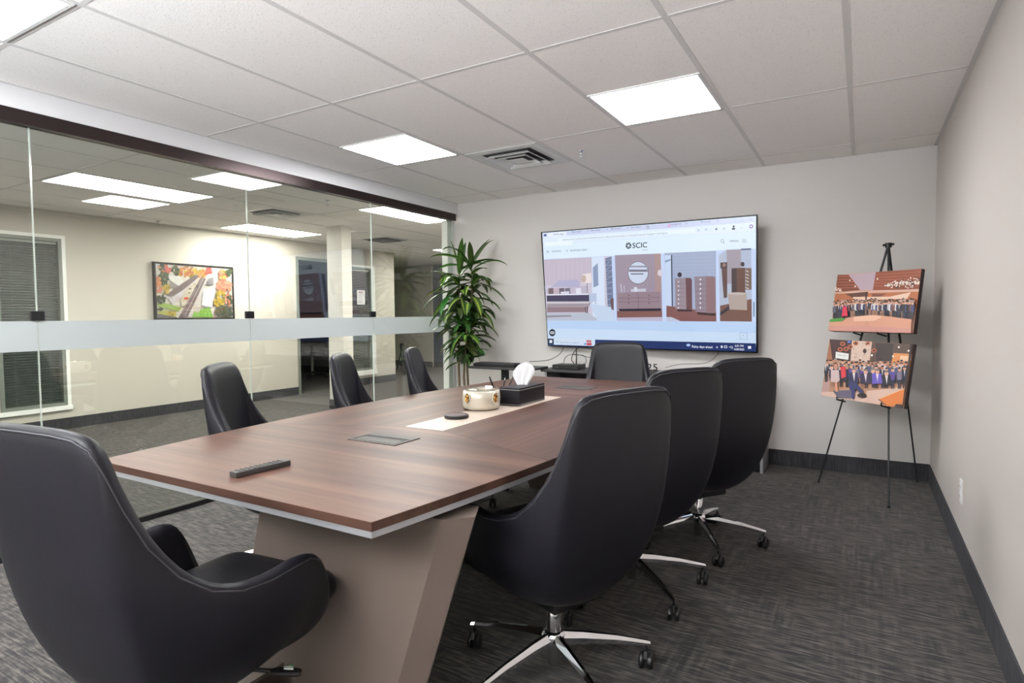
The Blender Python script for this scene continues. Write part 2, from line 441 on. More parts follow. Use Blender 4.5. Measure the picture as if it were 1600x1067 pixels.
# baseboards
struct('baseboard_back', bx(XL, XR-0.008, YB-0.008, YB, 0, BBH), BASEM)
struct('baseboard_right', bx(XR-0.008, XR, YF, YB-0.008, 0, BBH), BASEM)
bm = BM(); box(bm, XF, XF+0.008, YF, Y1, 0, BBH); struct('baseboard_far', bm, BASEM)
struct('baseboard_far_beyond_opening', bx(XF, XF+0.008, Y2, Y3, 0, BBH), BASEM)
struct('baseboard_recess', bx(-11.1, XF-0.66, 5.492, 5.50, 0, BBH), BASEM)
struct('baseboard_hall_end', bx(XW, -8.61, YH-0.008, YH, 0, BBH), BASEM)
struct('baseboard_dark_panel', bx(-8.61, -7.9, YH+0.042, YH+0.05, 0, BBH), BASEM)

# ceiling grid: tees along y every T, cross tees every 2T
def grid(name, x0, x1, xs, y0, y1, ys):
    bm = BM()
    for x in xs: box(bm, x-0.012, x+0.012, y0, y1, H-0.0022, H+0.001)
    for y in ys: box(bm, x0, x1, y-0.010, y+0.010, H-0.0012, H+0.001)
    # wall angle
    for a in ((x0, x0+0.02, y0, y1), (x1-0.02, x1, y0, y1), (x0, x1, y1-0.02, y1)): box(bm, *a, H-0.0015, H+0.001)
    return struct(name, bm, TEE)
grid('trim_4', XL+0.012, XR, [-k*T for k in range(6)], YF, YB, [2*T*k for k in range(-4, 2)])
grid('trim_5', XF, XL-0.11, [XL*2-(-k*T)-0.42*0 - 0.0 for k in ()] + [-4.70-T*k for k in range(-1, 5)], YF, YH, [2*T*k for k in range(-4, 7)])

# glass panes with frosted band; every pane is a window of the partition
JY = [-5.9, -4.65, -3.402, -2.155, -0.907, 0.311, 1.50]
for i in range(6):
    y0, y1 = JY[i]+0.002, JY[i+1]-0.002
    bm = bx(XL-0.028, XL-0.018, y0, y1, 0.032, 2.192)
    bm.faces.ensure_lookup_table()
    for f in bm.faces:
        f.normal_update()
        if abs(f.normal.y) > 0.5: f.material_index = 1
    wn = struct('window_%d' % (i+1), bm, [GLASS, GEDGE])
    obj('frosted_band', bx(XL-0.0178, XL-0.0172, y0, y1, 1.048, 1.203), FROST, wn)
    if i:
        c = obj('clamp', bx(XL-0.036, XL-0.010, JY[i]-0.03, JY[i]+0.03, 1.205, 1.255, bev=0.003), BLACKM, wn)

# windows with blinds in the far hall wall
def blind_window(name, y0, y1, z0, z1, mat, framemat, label):
    bm = BM()
    fw = 0.035
    for a in ((y0, y0+fw, z0, z1), (y1-fw, y1, z0, z1), (y0+fw, y1-fw, z1-fw, z1), (y0+fw, y1-fw, z0, z0+fw)):
        box(bm, XF-0.10, XF+0.012, *a)
    wn = struct(name, bm, framemat)
    obj('pane', bx(XF-0.085, XF-0.08, y0+fw, y1-fw, z0+fw, z1-fw), WINBACK, wn)
    b = thing('venetian_blind', label, 'blind', (XF-0.03, (y0+y1)/2, z1-fw))
    bm = BM(); n = int((z1-z0-2*fw)/0.028); hw = (y1-y0)/2-fw-0.004
    for k in range(1, n):
        z = -0.02-k*0.028
        a = [bm.verts.new(v) for v in ((-0.011, -hw, z-0.007), (0.011, -hw, z+0.005), (0.011, hw, z+0.005), (-0.011, hw, z-0.007))]
        bm.faces.new(a); c = [bm.verts.new((v.co.x, v.co.y, v.co.z-0.0012)) for v in a]; bm.faces.new(c[::-1])
        for q in range(4): bm.faces.new((a[q], a[(q+1) % 4], c[(q+1) % 4], c[q]))
    obj('slats', bm, mat, b)
    obj('head_rail', bx(-0.015, 0.015, -hw, hw, -0.03, -0.004), mat, b)
    bm = BM()
    for s in (-0.6, 0.6): tube(bm, [(0.013, s*hw, -0.03), (0.013, s*hw, -(n-1)*0.028-0.02)], 0.0012, 5)
    obj('cord', bm, mat, b)
    return wn
blind_window('window_7', -1.01, -0.42, 0.262, 2.075, BLIND, JAMB, 'grey slatted blind in the hall window at the far left, behind the glass wall')
blind_window('window_8', 3.78, 4.34, 0.262, 2.055, BLIND2, JAMB, 'pale slatted blind in the narrow hall window behind the white column')
# white sill boards under the windows
struct('trim_6', bx(XF, XF+0.03, -1.10, -0.38, 0.215, 0.262), TRIMW)
struct('trim_7', bx(XF, XF+0.03, 3.76, 4.42, 0.175, 0.262), TRIMW)
bm = BM(); box(bm, XF, XF+0.012, -0.42, -0.385, 0.262, 2.075); box(bm, XF, XF+0.012, -1.05, -0.385, 2.075, 2.11); struct('trim_8', bm, TRIMW)
bm = BM(); box(bm, XF, XF+0.012, 4.34, 4.42, 0.262, 2.055); box(bm, XF, XF+0.012, 3.76, 4.42, 2.055, 2.09); struct('trim_9', bm, TRIMW)

# ------------------------------------------------------------------ ceiling lamps, vents, sprinklers
def panel_lamp(x0, x1, y0, y1, mat, label, group=None, drop=0.006):
    cx, cy = (x0+x1)/2, (y0+y1)/2; hx, hy = (x1-x0)/2-0.012, (y1-y0)/2-0.012
    t = thing('ceiling_light', label, 'ceiling light', (cx, cy, H), 0, group)
    bm = BM(); e = 0.014
    for a in ((-hx, hx, -hy, -hy+e), (-hx, hx, hy-e, hy), (-hx, -hx+e, -hy+e, hy-e), (hx-e, hx, -hy+e, hy-e)): box(bm, *a, -drop, 0)
    obj('frame', bm, WHITEM, t)
    obj('diffuser', bx(-hx+e, hx-e, -hy+e, hy-e, -drop+0.001, 0), mat, t)
    return t
g1 = 'square ceiling panels in the meeting room'
panel_lamp(-2*T, -T, -T, 0, PANEL, 'lit square ceiling panel right of the air vent, the nearer to the easel', g1)
panel_lamp(-5*T, -4*T, -T, 0, PANEL, 'lit square ceiling panel left of the air vent, near the glass wall', g1)
panel_lamp(-5*T, -4*T, -5*T, -4*T, PANEL, 'lit square ceiling panel cut off by the top left corner of the photo', g1)
g2 = 'long ceiling panels in the hall'
G0 = -4.70
def hx(k): return G0 - T*k
panel_lamp(hx(2), hx(1), -2*T, 0, PANEL_H, 'long lit ceiling panel in the hall, nearest and left of the first vent', g2)
panel_lamp(hx(0), hx(-1), 2*T, 4*T, PANEL_H, 'long lit ceiling panel in the hall close behind the glass near the plant', g2)
panel_lamp(hx(4), hx(3), 2*T, 4*T, PANEL_H, 'long lit ceiling panel near the far hall wall, right of the framed picture', g2)
panel_lamp(hx(3), hx(2), 8*T, 10*T, PANEL_H, 'long lit ceiling panel at the far end of the hall above the dark panel', g2)
panel_lamp(hx(2), hx(1), -6*T, -4*T, PANEL_H, 'long lit hall ceiling panel left of the picture frame', g2)
def vent(x0, y0, label, dark=False):
    t = thing('ceiling_vent', label, 'air vent', (x0+T/2, y0+T/2, H))
    h = T/2-0.015
    bm = BM()
    # outer plate with hole, then stepped square cones
    def ring(a, za, b, zb):
        A = [bm.verts.new(v) for v in ((-a,-a,za),(a,-a,za),(a,a,za),(-a,a,za))]; B = [bm.verts.new(v) for v in ((-b,-b,zb),(b,-b,zb),(b,b,zb),(-b,b,zb))]
        for q in range(4): bm.faces.new((A[q], A[(q+1) % 4], B[(q+1) % 4], B[q]))
    ring(h, -0.004, h-0.045, -0.007); ring(h, -0.004, h, 0); 
    obj('frame', bm, WHITEM, t)
    bm = BM()
    ring(h-0.045, -0.007, h-0.095, -0.0005)
    obj('neck', bm, GREYM if dark else WHITEM, t)
    obj('duct', bx(-h+0.05, h-0.05, -h+0.05, h-0.05, -0.001, 0), DUCT, t)
    for a, b, z in ((0.185, 0.150, -0.024), (0.128, 0.095, -0.026), (0.072, 0.0, -0.026)):
        bm = BM(); ring(a, z, a-0.004, z-0.002)
        if b > 0: ring(a-0.004, z-0.002, b, -0.004); ring(a, z, b+0.004, -0.002)
        else:
            ring(a-0.004, z-0.002, 0.001, z-0.002); ring(a, z, 0.001, z+0.002)
        obj('louver', bm, GREYM if dark else WHITEM, t)
    return t
vent(-4*T, 0, 'square stepped air vent in the meeting room ceiling between the two lit panels')
vent(hx(2), T, 'square air vent in the hall ceiling between two long lit panels')
vent(hx(3)+0.0, 5*T, 'small grey air vent in the hall ceiling beyond the white column', True)
def sprinkler(x, y, label):
    t = thing('sprinkler_head', label, 'sprinkler', (x, y, H))
    bm = BM(); lathe(bm, [(0.028, 0), (0.028, -0.004), (0.018, -0.008), (0.010, -0.009)], 20); obj('escutcheon', bm, CHROME, t, True)
    bm = BM(); lathe(bm, [(0.008, -0.008), (0.008, -0.022), (0.005, -0.024)], 12); tube(bm, [(0.008, 0, -0.02), (0.012, 0, -0.034), (0.002, 0, -0.048)], 0.002, 6); tube(bm, [(-0.008, 0, -0.02), (-0.012, 0, -0.034), (-0.002, 0, -0.048)], 0.002, 6); obj('body', bm, CHROME, t, True)
    bm = BM(); lathe(bm, [(0.002, -0.047), (0.016, -0.049), (0.016, -0.051), (0.002, -0.051)], 16); obj('deflector', bm, CHROME, t, True)
sprinkler(-1.67, 0.38, 'chrome sprinkler head on the meeting room ceiling right of the vent')
sprinkler(-4.566, 0.702, 'sprinkler head on the hall ceiling just behind the glass wall')
sprinkler(-7.25, 0.52, 'sprinkler head on the hall ceiling above the framed aerial picture')

# ------------------------------------------------------------------ conference table
TX, TY = -1.5, -1.08
ZT = 0.745
def hwid(y): return 0.745 - 0.135*abs((y-TY)/1.51)**1.9
tbl = thing('conference_table', 'long boat-shaped walnut conference table with cream inlay and slanted taupe legs', 'table', (TX, TY, 0))
YN, YE = -1.51, 1.51       # local ends
SE, SI = -0.80, -0.56      # seam at edge / at inlay (local y, mirrored)
def side(y0, y1, s, n=10):
    return [(s*hwid(TY+y0+(y1-y0)*k/n), y0+(y1-y0)*k/n) for k in range(n+1)]
g = 0.0008
near = side(YN, SE-g, 1) + [(0.1, SI-g), (-0.1, SI-g)] + side(SE-g, YN, -1)
bm = BM(); prism(bm, near, 0.722, ZT); obj('tabletop_panel', bm, WOODX, tbl)
far = [(x, -y) for x, y in near][::-1]
bm = BM(); prism(bm, far, 0.722, ZT); obj('tabletop_panel', bm, WOODX, tbl)
for s in (1, -1):
    pl = side(SE+g, -SE-g, s, 16) + [(s*(0.1+g), -SI), (s*(0.1+g), SI)]
    bm = BM(); prism(bm, pl, 0.722, ZT); obj('tabletop_panel', bm, WOODY, tbl)
bm = BM(); box(bm, -0.1, 0.1, SI, -SI, 0.722, ZT+0.0003); obj('inlay_panel', bm, INLAY, tbl)['label'] = 'cream inlay strip'
# edge band and silver profile
def offs(o_): return [(s_*(hwid(TY+y)+o_), y+(o_ if y > 0 else -o_)*(abs(abs(y)-1.51) < 1e-6)) for s_, y in [(1, YN+3.02*k/24) for k in range(25)] + [(-1, YE-3.02*k/24) for k in range(25)]]
bm = BM()
O = offs(0.0012); I = offs(-0.001); n = len(O)
a = [bm.verts.new((x, y, 0.7225)) for x, y in O]; b = [bm.verts.new((x, y, ZT-0.0004)) for x, y in O]
c = [bm.verts.new((x, y, 0.7225)) for x, y in I]; d = [bm.verts.new((x, y, ZT-0.0004)) for x, y in I]
for i in range(n):
    j = (i+1) % n
    bm.faces.new((a[i], a[j], b[j], b[i])); bm.faces.new((b[i], b[j], d[j], d[i])); bm.faces.new((a[i], c[i], c[j], a[j]))
obj('edge_band', bm, WOODE, tbl)['label'] = 'dark walnut edge band'
bm = BM(); prism(bm, offs(-0.001), 0.706, 0.7218); obj('edge_profile', bm, SILVER, tbl)['label'] = 'silver edge profile'
# underframe beam and slab legs
obj('beam', bx(-0.32, 0.32, -1.15, 1.15, 0.64, 0.706), TAUPE, tbl)
def leg_bm(sg):
    # slanted slab, seen from the near end: parallelogram leaning to the left, right face chamfered
    y0 = -1.28; y1 = -1.14
    top = [(-0.07, y0, 0.685), (0.64, y0, 0.685), (0.70, y0+0.06, 0.685), (0.66, y1, 0.685), (-0.07, y1, 0.685)]
    bot = [(-0.26, y0, 0.0), (0.41, y0, 0.0), (0.47, y0+0.06, 0.0), (0.43, y1, 0.0), (-0.26, y1, 0.0)]
    bm = BM(); hexa(bm, [(x*sg, y*sg, z) for x, y, z in bot], [(x*sg, y*sg, z) for x, y, z in top]); return bm
for sg in (1, -1):
    obj('leg', leg_bm(sg), TAUPE, tbl)
    bm = BM(); box(bm, min(0, 0.58*sg), max(0, 0.58*sg), min(-1.22*sg, -1.16*sg), max(-1.22*sg, -1.16*sg), 0.66, 0.706); obj('leg_plate', bm, TAUPE, tbl)
# cable box at the foot of the near leg
bm = BM(); x0, x1, y0, y1 = -0.16, 0.0, -1.45, -1.2805
box(bm, x0, x1, y0, y1, 0.105, 0.117); box(bm, x0, x0+0.01, y0, y1, 0, 0.105); box(bm, x0, x1, y0, y0+0.008, 0, 0.105)
obj('cable_box', bm, TAUPE, tbl)
# recessed power boxes: real frame, tray and lid
def power_box(x, y, rz=0.0):
    w_, d_ = 0.118, 0.072
    p = bpy.data.objects.new('power_box', None)
    bm = BM()
    box(bm, x-w_, x+w_, y-d_, y-d_+0.012, ZT, ZT+0.003); box(bm, x-w_, x+w_, y+d_-0.045, y+d_, ZT, ZT+0.003)
    box(bm, x-w_, x-w_+0.012, y-d_+0.012, y+d_-0.045, ZT, ZT+0.003); box(bm, x+w_-0.012, x+w_, y-d_+0.012, y+d_-0.045, ZT, ZT+0.003)
    o = obj('power_box', bm, GREYM, tbl)
    obj('slot', bx(x-w_+0.012, x+w_-0.012, y-d_+0.012, y+d_-0.045, ZT, ZT+0.0012), DUCT, o)
    obj('lid', bx(x-w_+0.018, x+w_-0.018, y-d_+0.018, y+d_-0.075, ZT+0.0012, ZT+0.0028), GREYM, o)
power_box(0.0, -0.80)
power_box(0.0, 0.99)

# ------------------------------------------------------------------ swivel armchairs
RIM = [(0, -.352, 1.005), (.10, -.350, 1.004), (.160, -.345, .999), (.192, -.336, .982), (.206, -.322, .94), (.218, -.296, .86), (.232, -.258, .77),
       (.250, -.205, .692), (.268, -.145, .640), (.281, -.075, .616), (.287, .0, .610), (.287, .075, .616), (.283, .135, .618), (.279, .172, .598),
       (.273, .202, .54), (.264, .222, .475), (.245, .232, .42), (.20, .232, .395), (.10, .242, .385), (0, .246, .383)]
def shell_mesh():
    n = len(RIM); loop = [Vector(p) for p in RIM] + [Vector((-p[0], p[1], p[2])) for p in RIM[-2:0:-1]]
    m = len(loop)
    def along(i):
        return (i if i < n else m-i)/(n-1)
    bm = BM(); rows = []
    base, ctrl, inn, inC, inB = [], [], [], [], []
    for i, p in enumerate(loop):
        s = along(i)
        ang = math.atan2(p.x, -(p.y+0.03)) if True else 0
        bxx = 0.12*math.sin(ang); byy = -0.03-0.13*math.cos(ang)
        base.append(Vector((bxx, byy, 0.305)))
        # control
        if p.z > 0.70: k = 0
        elif p.y < 0.2: k = 1
        else: k = 2
        back = max(0, min(1, (p.z-0.63)/0.37))
        frt = max(0, min(1, (p.y-0.2)/0.05)) if p.z < 0.6 else 0
        cx = p.x*(1.10+0.25*back) ; cy = p.y*1.0 + back*0.045; cz = 0.375+0.03*back
        if frt: cx = p.x*(1.1-0.25*frt); cy = p.y-0.03*frt; cz = 0.375-0.06*frt
        ctrl.append(Vector((cx, cy, cz)))
        d = Vector((0, -0.03, 0)) - Vector((p.x, p.y, 0)); 
        if p.z > 0.95: d = Vector((-p.x*0.5, 0.3, 0))
        d.normalize(); th = 0.048
        q = p + d*th; q.z = p.z-0.006; 
        if p.z > 0.95: q.z = p.z - 0.012
        inn.append(q)
        inB.append(Vector((p.x*0.70, max(-0.19, min(0.2, p.y*0.78)), 0.415)) if p.z > 0.45 else Vector((q.x*0.8, q.y*0.85, 0.385)))
        inC.append(Vector((q.x*0.98, q.y+back*0.075, 0.46)) if p.z > 0.45 else Vector((q.x, q.y, 0.385)))
    for t in (0.0, .12, .24, .36, .48, .6, .72, .84, .94):
        rows.append([bm.verts.new(bez(base[i], ctrl[i], loop[i], t)) for i in range(m)])
    rows.append([bm.verts.new(loop[i]) for i in range(m)])
    rows.append([bm.verts.new((loop[i]*0.6+inn[i]*0.4) + Vector((0, 0, 0.006))) for i in range(m)])
    rows.append([bm.verts.new(inn[i]) for i in range(m)])
    for t in (.12, .3, .5, .7, .88, 1.0):
        rows.append([bm.verts.new(bez(inn[i], inC[i], inB[i], t)) for i in range(m)])
    for a, b in zip(rows, rows[1:]):
        for i in range(m): bm.faces.new((a[i], a[(i+1) % m], b[(i+1) % m], b[i]))
    c0 = bm.verts.new((0, -0.02, 0.30))
    for i in range(m): bm.faces.new((rows[0][(i+1) % m], rows[0][i], c0))
    c1 = bm.verts.new((0, 0.0, 0.415))
    for i in range(m): bm.faces.new((rows[-1][i], rows[-1][(i+1) % m], c1))
    return bm, loop
def rounded_slab(hx_, y0, y1, z0, z1, r, nz=3, corner=0.06, crown=0.012):
    """cushion: rounded rectangle with soft edges"""
    def outline(ins):
        pts = []
        cx, a, b = hx_-ins, y0+ins, y1-ins; rr = max(0.01, corner-ins*0.5)
        for (ox, oy, a0) in ((cx-rr, b-rr, 0), (-cx+rr, b-rr, PI/2), (-cx+rr, a+rr, PI), (cx-rr, a+rr, 3*PI/2)):
            for k in range(6):
                t = a0+PI/2*k/5; pts.append((ox+rr*math.cos(t), oy+rr*math.sin(t)))
        return pts
    bm = BM(); rows = []
    for k in range(7):
        a = -PI/2+PI*k/6
        rows.append([bm.verts.new((x, y, (z0+z1)/2+(z1-z0)/2*math.sin(a))) for x, y in outline(r*(1-math.cos(a)))])
    for a, b in zip(rows, rows[1:]):
        m = len(a)
        for i in range(m): bm.faces.new((a[i], a[(i+1) % m], b[(i+1) % m], b[i]))
    t = [bm.verts.new((v.co.x*0.75, (v.co.y-(y0+y1)/2)*0.75+(y0+y1)/2, z1+crown)) for v in rows[-1]]
    m = len(t)
    for i in range(m): bm.faces.new((rows[-1][i], rows[-1][(i+1) % m], t[(i+1) % m], t[i]))
    bm.faces.new(t); bm.faces.new(rows[0][::-1])
    return bm
def caster_bm():
    bm = BM()
    for s in (-1, 1):
        lathe(bm, [(0.004, s*0.006), (0.026, s*0.007), (0.028, s*0.011), (0.028, s*0.018), (0.024, s*0.022), (0.008, s*0.022), (0.006, s*0.019)], 20, (0, 0, 0.028), 'y')
    tube(bm, [(0, -0.022, 0.028), (0, 0.022, 0.028)], 0.005, 8)
    # hood
    tube(bm, [(-0.022, 0, 0.040), (-0.010, 0, 0.058), (0.010, 0, 0.060), (0.020, 0, 0.054)], 0.0075, 8)
    tube(bm, [(0, 0, 0.03), (0, 0, 0.078)], 0.005, 8)
    return bm
def make_chair(label, star=0.0):
    t = thing('swivel_armchair', label, 'chair', (0, 0, 0), 0, 'black leather swivel armchairs around the conference table')
    bm, loop = shell_mesh()
    sh = obj('shell', bm, LEATHER, t, True)
    md = sh.modifiers.new('s', 'SUBSURF'); md.levels = 1; md.render_levels = 1
    # stitched seam just outside the rim, and side seams
    bm = BM(); n = len(RIM)
    L_ = [p.copy() for p in loop]; m_ = len(L_)
    L_ = [(L_[i-1]+L_[i]*6+L_[(i+1) % m_])/8 for i in range(m_)]
    idx = list(range(-(n-7), n-6))
    pts = []
    for i in idx:
        p = L_[i]; out_ = Vector((p.x, p.y+0.03, 0)).normalized()
        pts.append(p + out_*(-0.0005) + Vector((0, 0, -0.012)))
    tube(bm, pts, 0.0020, 6)
    o = obj('seam', bm, STITCH, t, True)
    cu = obj('seat_cushion', rounded_slab(0.222, -0.21, 0.335, 0.405, 0.485, 0.03), LEATHER, t, True)
    md = cu.modifiers.new('s', 'SUBSURF'); md.levels = 1; md.render_levels = 1
    bm = BM(); box(bm, -0.09, 0.09, -0.11, 0.09, 0.272, 0.308, bev=0.006); obj('tilt_mechanism', bm, PLASTIC, t)
    bm = BM(); tube(bm, [(0.05, 0.06, 0.290), (0.09, 0.095, 0.286), (0.135, 0.135, 0.270)], 0.0055, 8)
    tube(bm, [(0.130, 0.131, 0.271), (0.145, 0.145, 0.266), (0.180, 0.178, 0.254), (0.188, 0.185, 0.252)], [0.009, 0.017, 0.017, 0.011], 10, flat=0.5)
    lv = obj('lever', bm, PLASTIC, t, True, 50)
    bm = BM(); hexa(bm, [(0.150, 0.160, 0.2690), (0.158, 0.152, 0.2690), (0.176, 0.168, 0.2640), (0.168, 0.176, 0.2640)], [(0.150, 0.160, 0.2735), (0.158, 0.152, 0.2735), (0.176, 0.168, 0.2685), (0.168, 0.176, 0.2685)]); obj('pictogram', bm, MARK, lv)['label'] = 'pale pictogram'
    bm = BM(); hexa(bm, [(0.156, 0.168, 0.2680), (0.160, 0.172, 0.2670), (0.166, 0.178, 0.2650), (0.162, 0.182, 0.2650)], [(0.156, 0.168, 0.2720), (0.160, 0.172, 0.2710), (0.166, 0.178, 0.2690), (0.162, 0.182, 0.2690)]); obj('pictogram', bm, MARKG, lv)['label'] = 'green pictogram'
    bm = BM(); tube(bm, [(0, 0, 0.036), (0, 0, 0.045), (0, 0, 0.115)], [0.018, 0.021, 0.021], 20); tube(bm, [(0, 0, 0.15), (0, 0, 0.232), (0, 0, 0.238)], [0.026, 0.026, 0.022], 24); obj('column', bm, CHROME, t, True, 40)
    bm = BM(); tube(bm, [(0, 0, 0.236), (0, 0, 0.275)], 0.019, 20); obj('gas_lift', bm, PLASTIC, t, True, 40)
    bm = BM(); lathe(bm, [(0.030, 0.108), (0.038, 0.116), (0.040, 0.140), (0.034, 0.152), (0.026, 0.156)], 24); obj('hub', bm, CHROME, t, True, 40)
    for k in range(5):
        a = star + 2*PI*k/5
        ca, sa = math.cos(a), math.sin(a)
        bm = BM()
        prof = [(0.028, 0.150, 0.112, 0.021), (0.10, 0.142, 0.108, 0.017), (0.22, 0.122, 0.098, 0.013), (0.320, 0.098, 0.082, 0.010), (0.335, 0.093, 0.080, 0.008)]
        rings = []
        for r, zt, zb, hw in prof:
            rings.append([bm.verts.new((r*ca-y*sa, r*sa+y*ca, z)) for y, z in ((-hw, zb), (-hw, zb+(zt-zb)*0.55), (-hw*0.35, zt), (hw*0.35, zt), (hw, zb+(zt-zb)*0.55), (hw, zb))])
        for p, q in zip(rings, rings[1:]):
            for i in range(6): bm.faces.new((p[i], p[(i+1) % 6], q[(i+1) % 6], q[i]))
        bm.faces.new(rings[0][::-1]); bm.faces.new(rings[-1])
        obj('base_leg', bm, CHROME, t)
        cb = caster_bm(); bmesh.ops.rotate(cb, verts=cb.verts, cent=(0, 0, 0), matrix=Matrix.Rotation(a+1.1+k*1.9, 3, 'Z'))
        bmesh.ops.translate(cb, verts=cb.verts, vec=(0.322*ca, 0.322*sa, 0))
        obj('caster', cb, PLASTIC, t, True, 40)
    return t
chair0 = make_chair('black leather swivel armchair at the near table end, largest, in the lower left corner')
CH = [  # x, y, facing vector, label, azimuth of the base
    (-1.395, -2.72, (-0.10, 1.0), None, 20),
    (-0.81, -1.82, (-0.92, 0.386), 'black leather swivel armchair on the right of the table, nearest of its row of three', 36),
    (-0.80, -1.06, (-0.86, 0.50), 'black leather swivel armchair in the middle of the right-hand row', 32),
    (-0.665, -0.38, (-0.80, 0.60), 'black leather swivel armchair on the right of the table, farthest of its row of three', 12),
    (-1.42, 0.42, (0.30, -0.95), 'black leather swivel armchair at the far end of the table in front of the screen', 50),
    (-2.245, -1.69, (0.80, 0.60), 'black leather swivel armchair beside the glass wall, nearest of its row of three', 10),
    (-2.235, -0.96, (0.85, 0.53), 'black leather swivel armchair in the middle of the row beside the glass wall', 54),
    (-2.235, -0.33, (0.87, 0.49), 'black leather swivel armchair beside the glass wall, nearest to the plant', 54),
]
for i, (x, y, f, lb, star) in enumerate(CH):
    c = chair0 if i == 0 else copy_tree(chair0)
    c.location = (x, y, 0); c.rotation_euler = (0, 0, math.atan2(-f[0], f[1]))
    if lb: c['label'] = lb
    if star is not None:
        d_ = math.radians(star) - c.rotation_euler.z
        for ch in c.children:
            if ch.name.startswith(('base_leg', 'caster')): ch.rotation_euler = (0, 0, d_)

# ------------------------------------------------------------------ things on the table
zt = ZT + 0.0003
rm = thing('remote_control', 'slim black remote control lying on the near end of the table', 'remote', (-1.51, -2.415, ZT), math.radians(-4))
bm = BM(); box(bm, -0.019, 0.019, -0.092, 0.092, 0.0, 0.017, bev=0.004); obj('body', bm, PLASTIC2, rm)
for r in range(10):
    for c_ in range(3):
        o = obj('button', bx(-0.0135+c_*0.0105, -0.0075+c_*0.0105, -0.078+r*0.0155, -0.071+r*0.0155, 0.0168, 0.0186, bev=0.0006), GREYM, rm)
cs = thing('coaster', 'round black coaster with a reddish top on the cream inlay beside the bowl', 'coaster', (-1.530, -1.363, zt))
bm = BM(); lathe(bm, [(0.052, 0), (0.056, 0.003), (0.056, 0.014), (0.052, 0.017), (0.047, 0.017), (0.046, 0.0155), (0.002, 0.0155)], 40); obj('rim', bm, PLASTIC, cs, True, 40)
bm = BM(); lathe(bm, [(0.045, 0.0155), (0.045, 0.0163), (0.002, 0.0163)], 40); obj('top', bm, pmat('reddish_leather', (72, 50, 50), 0.6), cs)
bw = thing('bowl', 'pearl coloured bowl with gold knot ornaments and a glass insert, on the inlay', 'bowl', (-1.575, -1.085, zt), 0.3)
bm = BM(); lathe(bm, [(0.070, 0), (0.088, 0.006), (0.093, 0.02), (0.095, 0.06), (0.092, 0.092), (0.084, 0.096), (0.080, 0.090), (0.083, 0.05), (0.070, 0.012), (0.002, 0.010)], 48); obj('cup', bm, CREAM, bw, True, 60)
bm = BM(); lathe(bm, [(0.060, 0.02), (0.076, 0.04), (0.079, 0.09), (0.084, 0.104), (0.080, 0.106), (0.074, 0.094), (0.070, 0.05), (0.045, 0.03), (0.002, 0.028)], 12); obj('glass_insert', bm, BOWLGLASS, bw)
for k in range(4):
    a = -2.077 + k*PI/2
    ca, sa = math.cos(a), math.sin(a); bm = BM()
    ctr = Vector((0.099*ca, 0.099*sa, 0.062)); tx = Vector((-sa, ca, 0)); tz = Vector((0, 0, 1)); nn = Vector((ca, sa, 0))
    tube(bm, [ctr+tx*0.017*math.cos(q*PI/8)+tz*0.026*math.sin(q*PI/8) - nn*0.003*abs(math.cos(q*PI/8)) for q in range(17)], 0.0035, 8)
    o1 = obj('ring', bm, CREAM, bw, True)
    bm = BM(); tube(bm, [ctr+tx*0.010*math.cos(q*PI/6)*(1 if q % 2 else .7)+tz*0.016*math.sin(q*PI/6)+nn*0.003*math.sin(q) for q in range(13)], 0.0042, 8)
    obj('gold_knot', bm, GOLD, bw, True)['label'] = 'gold knot ornament'
tb = thing('tissue_box', 'black leather tissue box with white stitching and a pen tray, on the inlay', 'tissue box', (-1.50, -0.78, zt), 0.0)
bm = BM(); box(bm, -0.062, 0.062, -0.155, 0.125, 0, 0.088, bev=0.003); obj('body', bm, LEATHER, tb)
obj('lid', bx(-0.060, 0.060, -0.153, 0.123, 0.088, 0.092, bev=0.001), LEATHER, tb)
ST = pmat('white_stitching', (176, 172, 164), 0.7)
bm = BM()
for z in (0.006, 0.082):
    for (p, q) in (((-.0630, -.156), (.0630, -.156)), ((.0630, -.156), (.0630, .126)), ((.0630, .126), (-.0630, .126)), ((-.0630, .126), (-.0630, -.156))):
        tube(bm, [(p[0], p[1], z), (q[0], q[1], z)], 0.0009, 5)
obj('stitching', bm, ST, tb)['label'] = 'white stitching'
bm = BM(); box(bm, -0.125, -0.062, -0.155, -0.02, 0, 0.07, bev=0.002); obj('pen_tray', bm, LEATHER, tb)
tis = thing('tissue', 'white paper tissue standing out of the black tissue box', 'tissue', (-1.50, -0.80, zt+0.092))
bm = BM(); rows = []
prof = [(0.00, 0.026), (0.02, 0.034), (0.045, 0.052), (0.07, 0.060), (0.092, 0.056), (0.108, 0.044), (0.116, 0.026)]
for i, (z, hw) in enumerate(prof):
    rows.append([bm.verts.new(((-1+2*k/12)*hw*0.85+0.006*math.sin(k*1.3+i*.4), (-1+2*k/12)*hw*0.7+0.006*math.sin(k*1.7)+0.03*i/6, z+0.010*(k/12)*(i/6)-0.016*((k-6)/6.0)**2*(i/6))) for k in range(13)])
for a, b in zip(rows, rows[1:]):
    for k in range(12): bm.faces.new((a[k], a[k+1], b[k+1], b[k]))
o = obj('sheet', bm, PAPER, tis, True); md = o.modifiers.new('s', 'SOLIDIFY'); md.thickness = 0.0012; md = o.modifiers.new('u', 'SUBSURF'); md.levels = 1; md.render_levels = 1
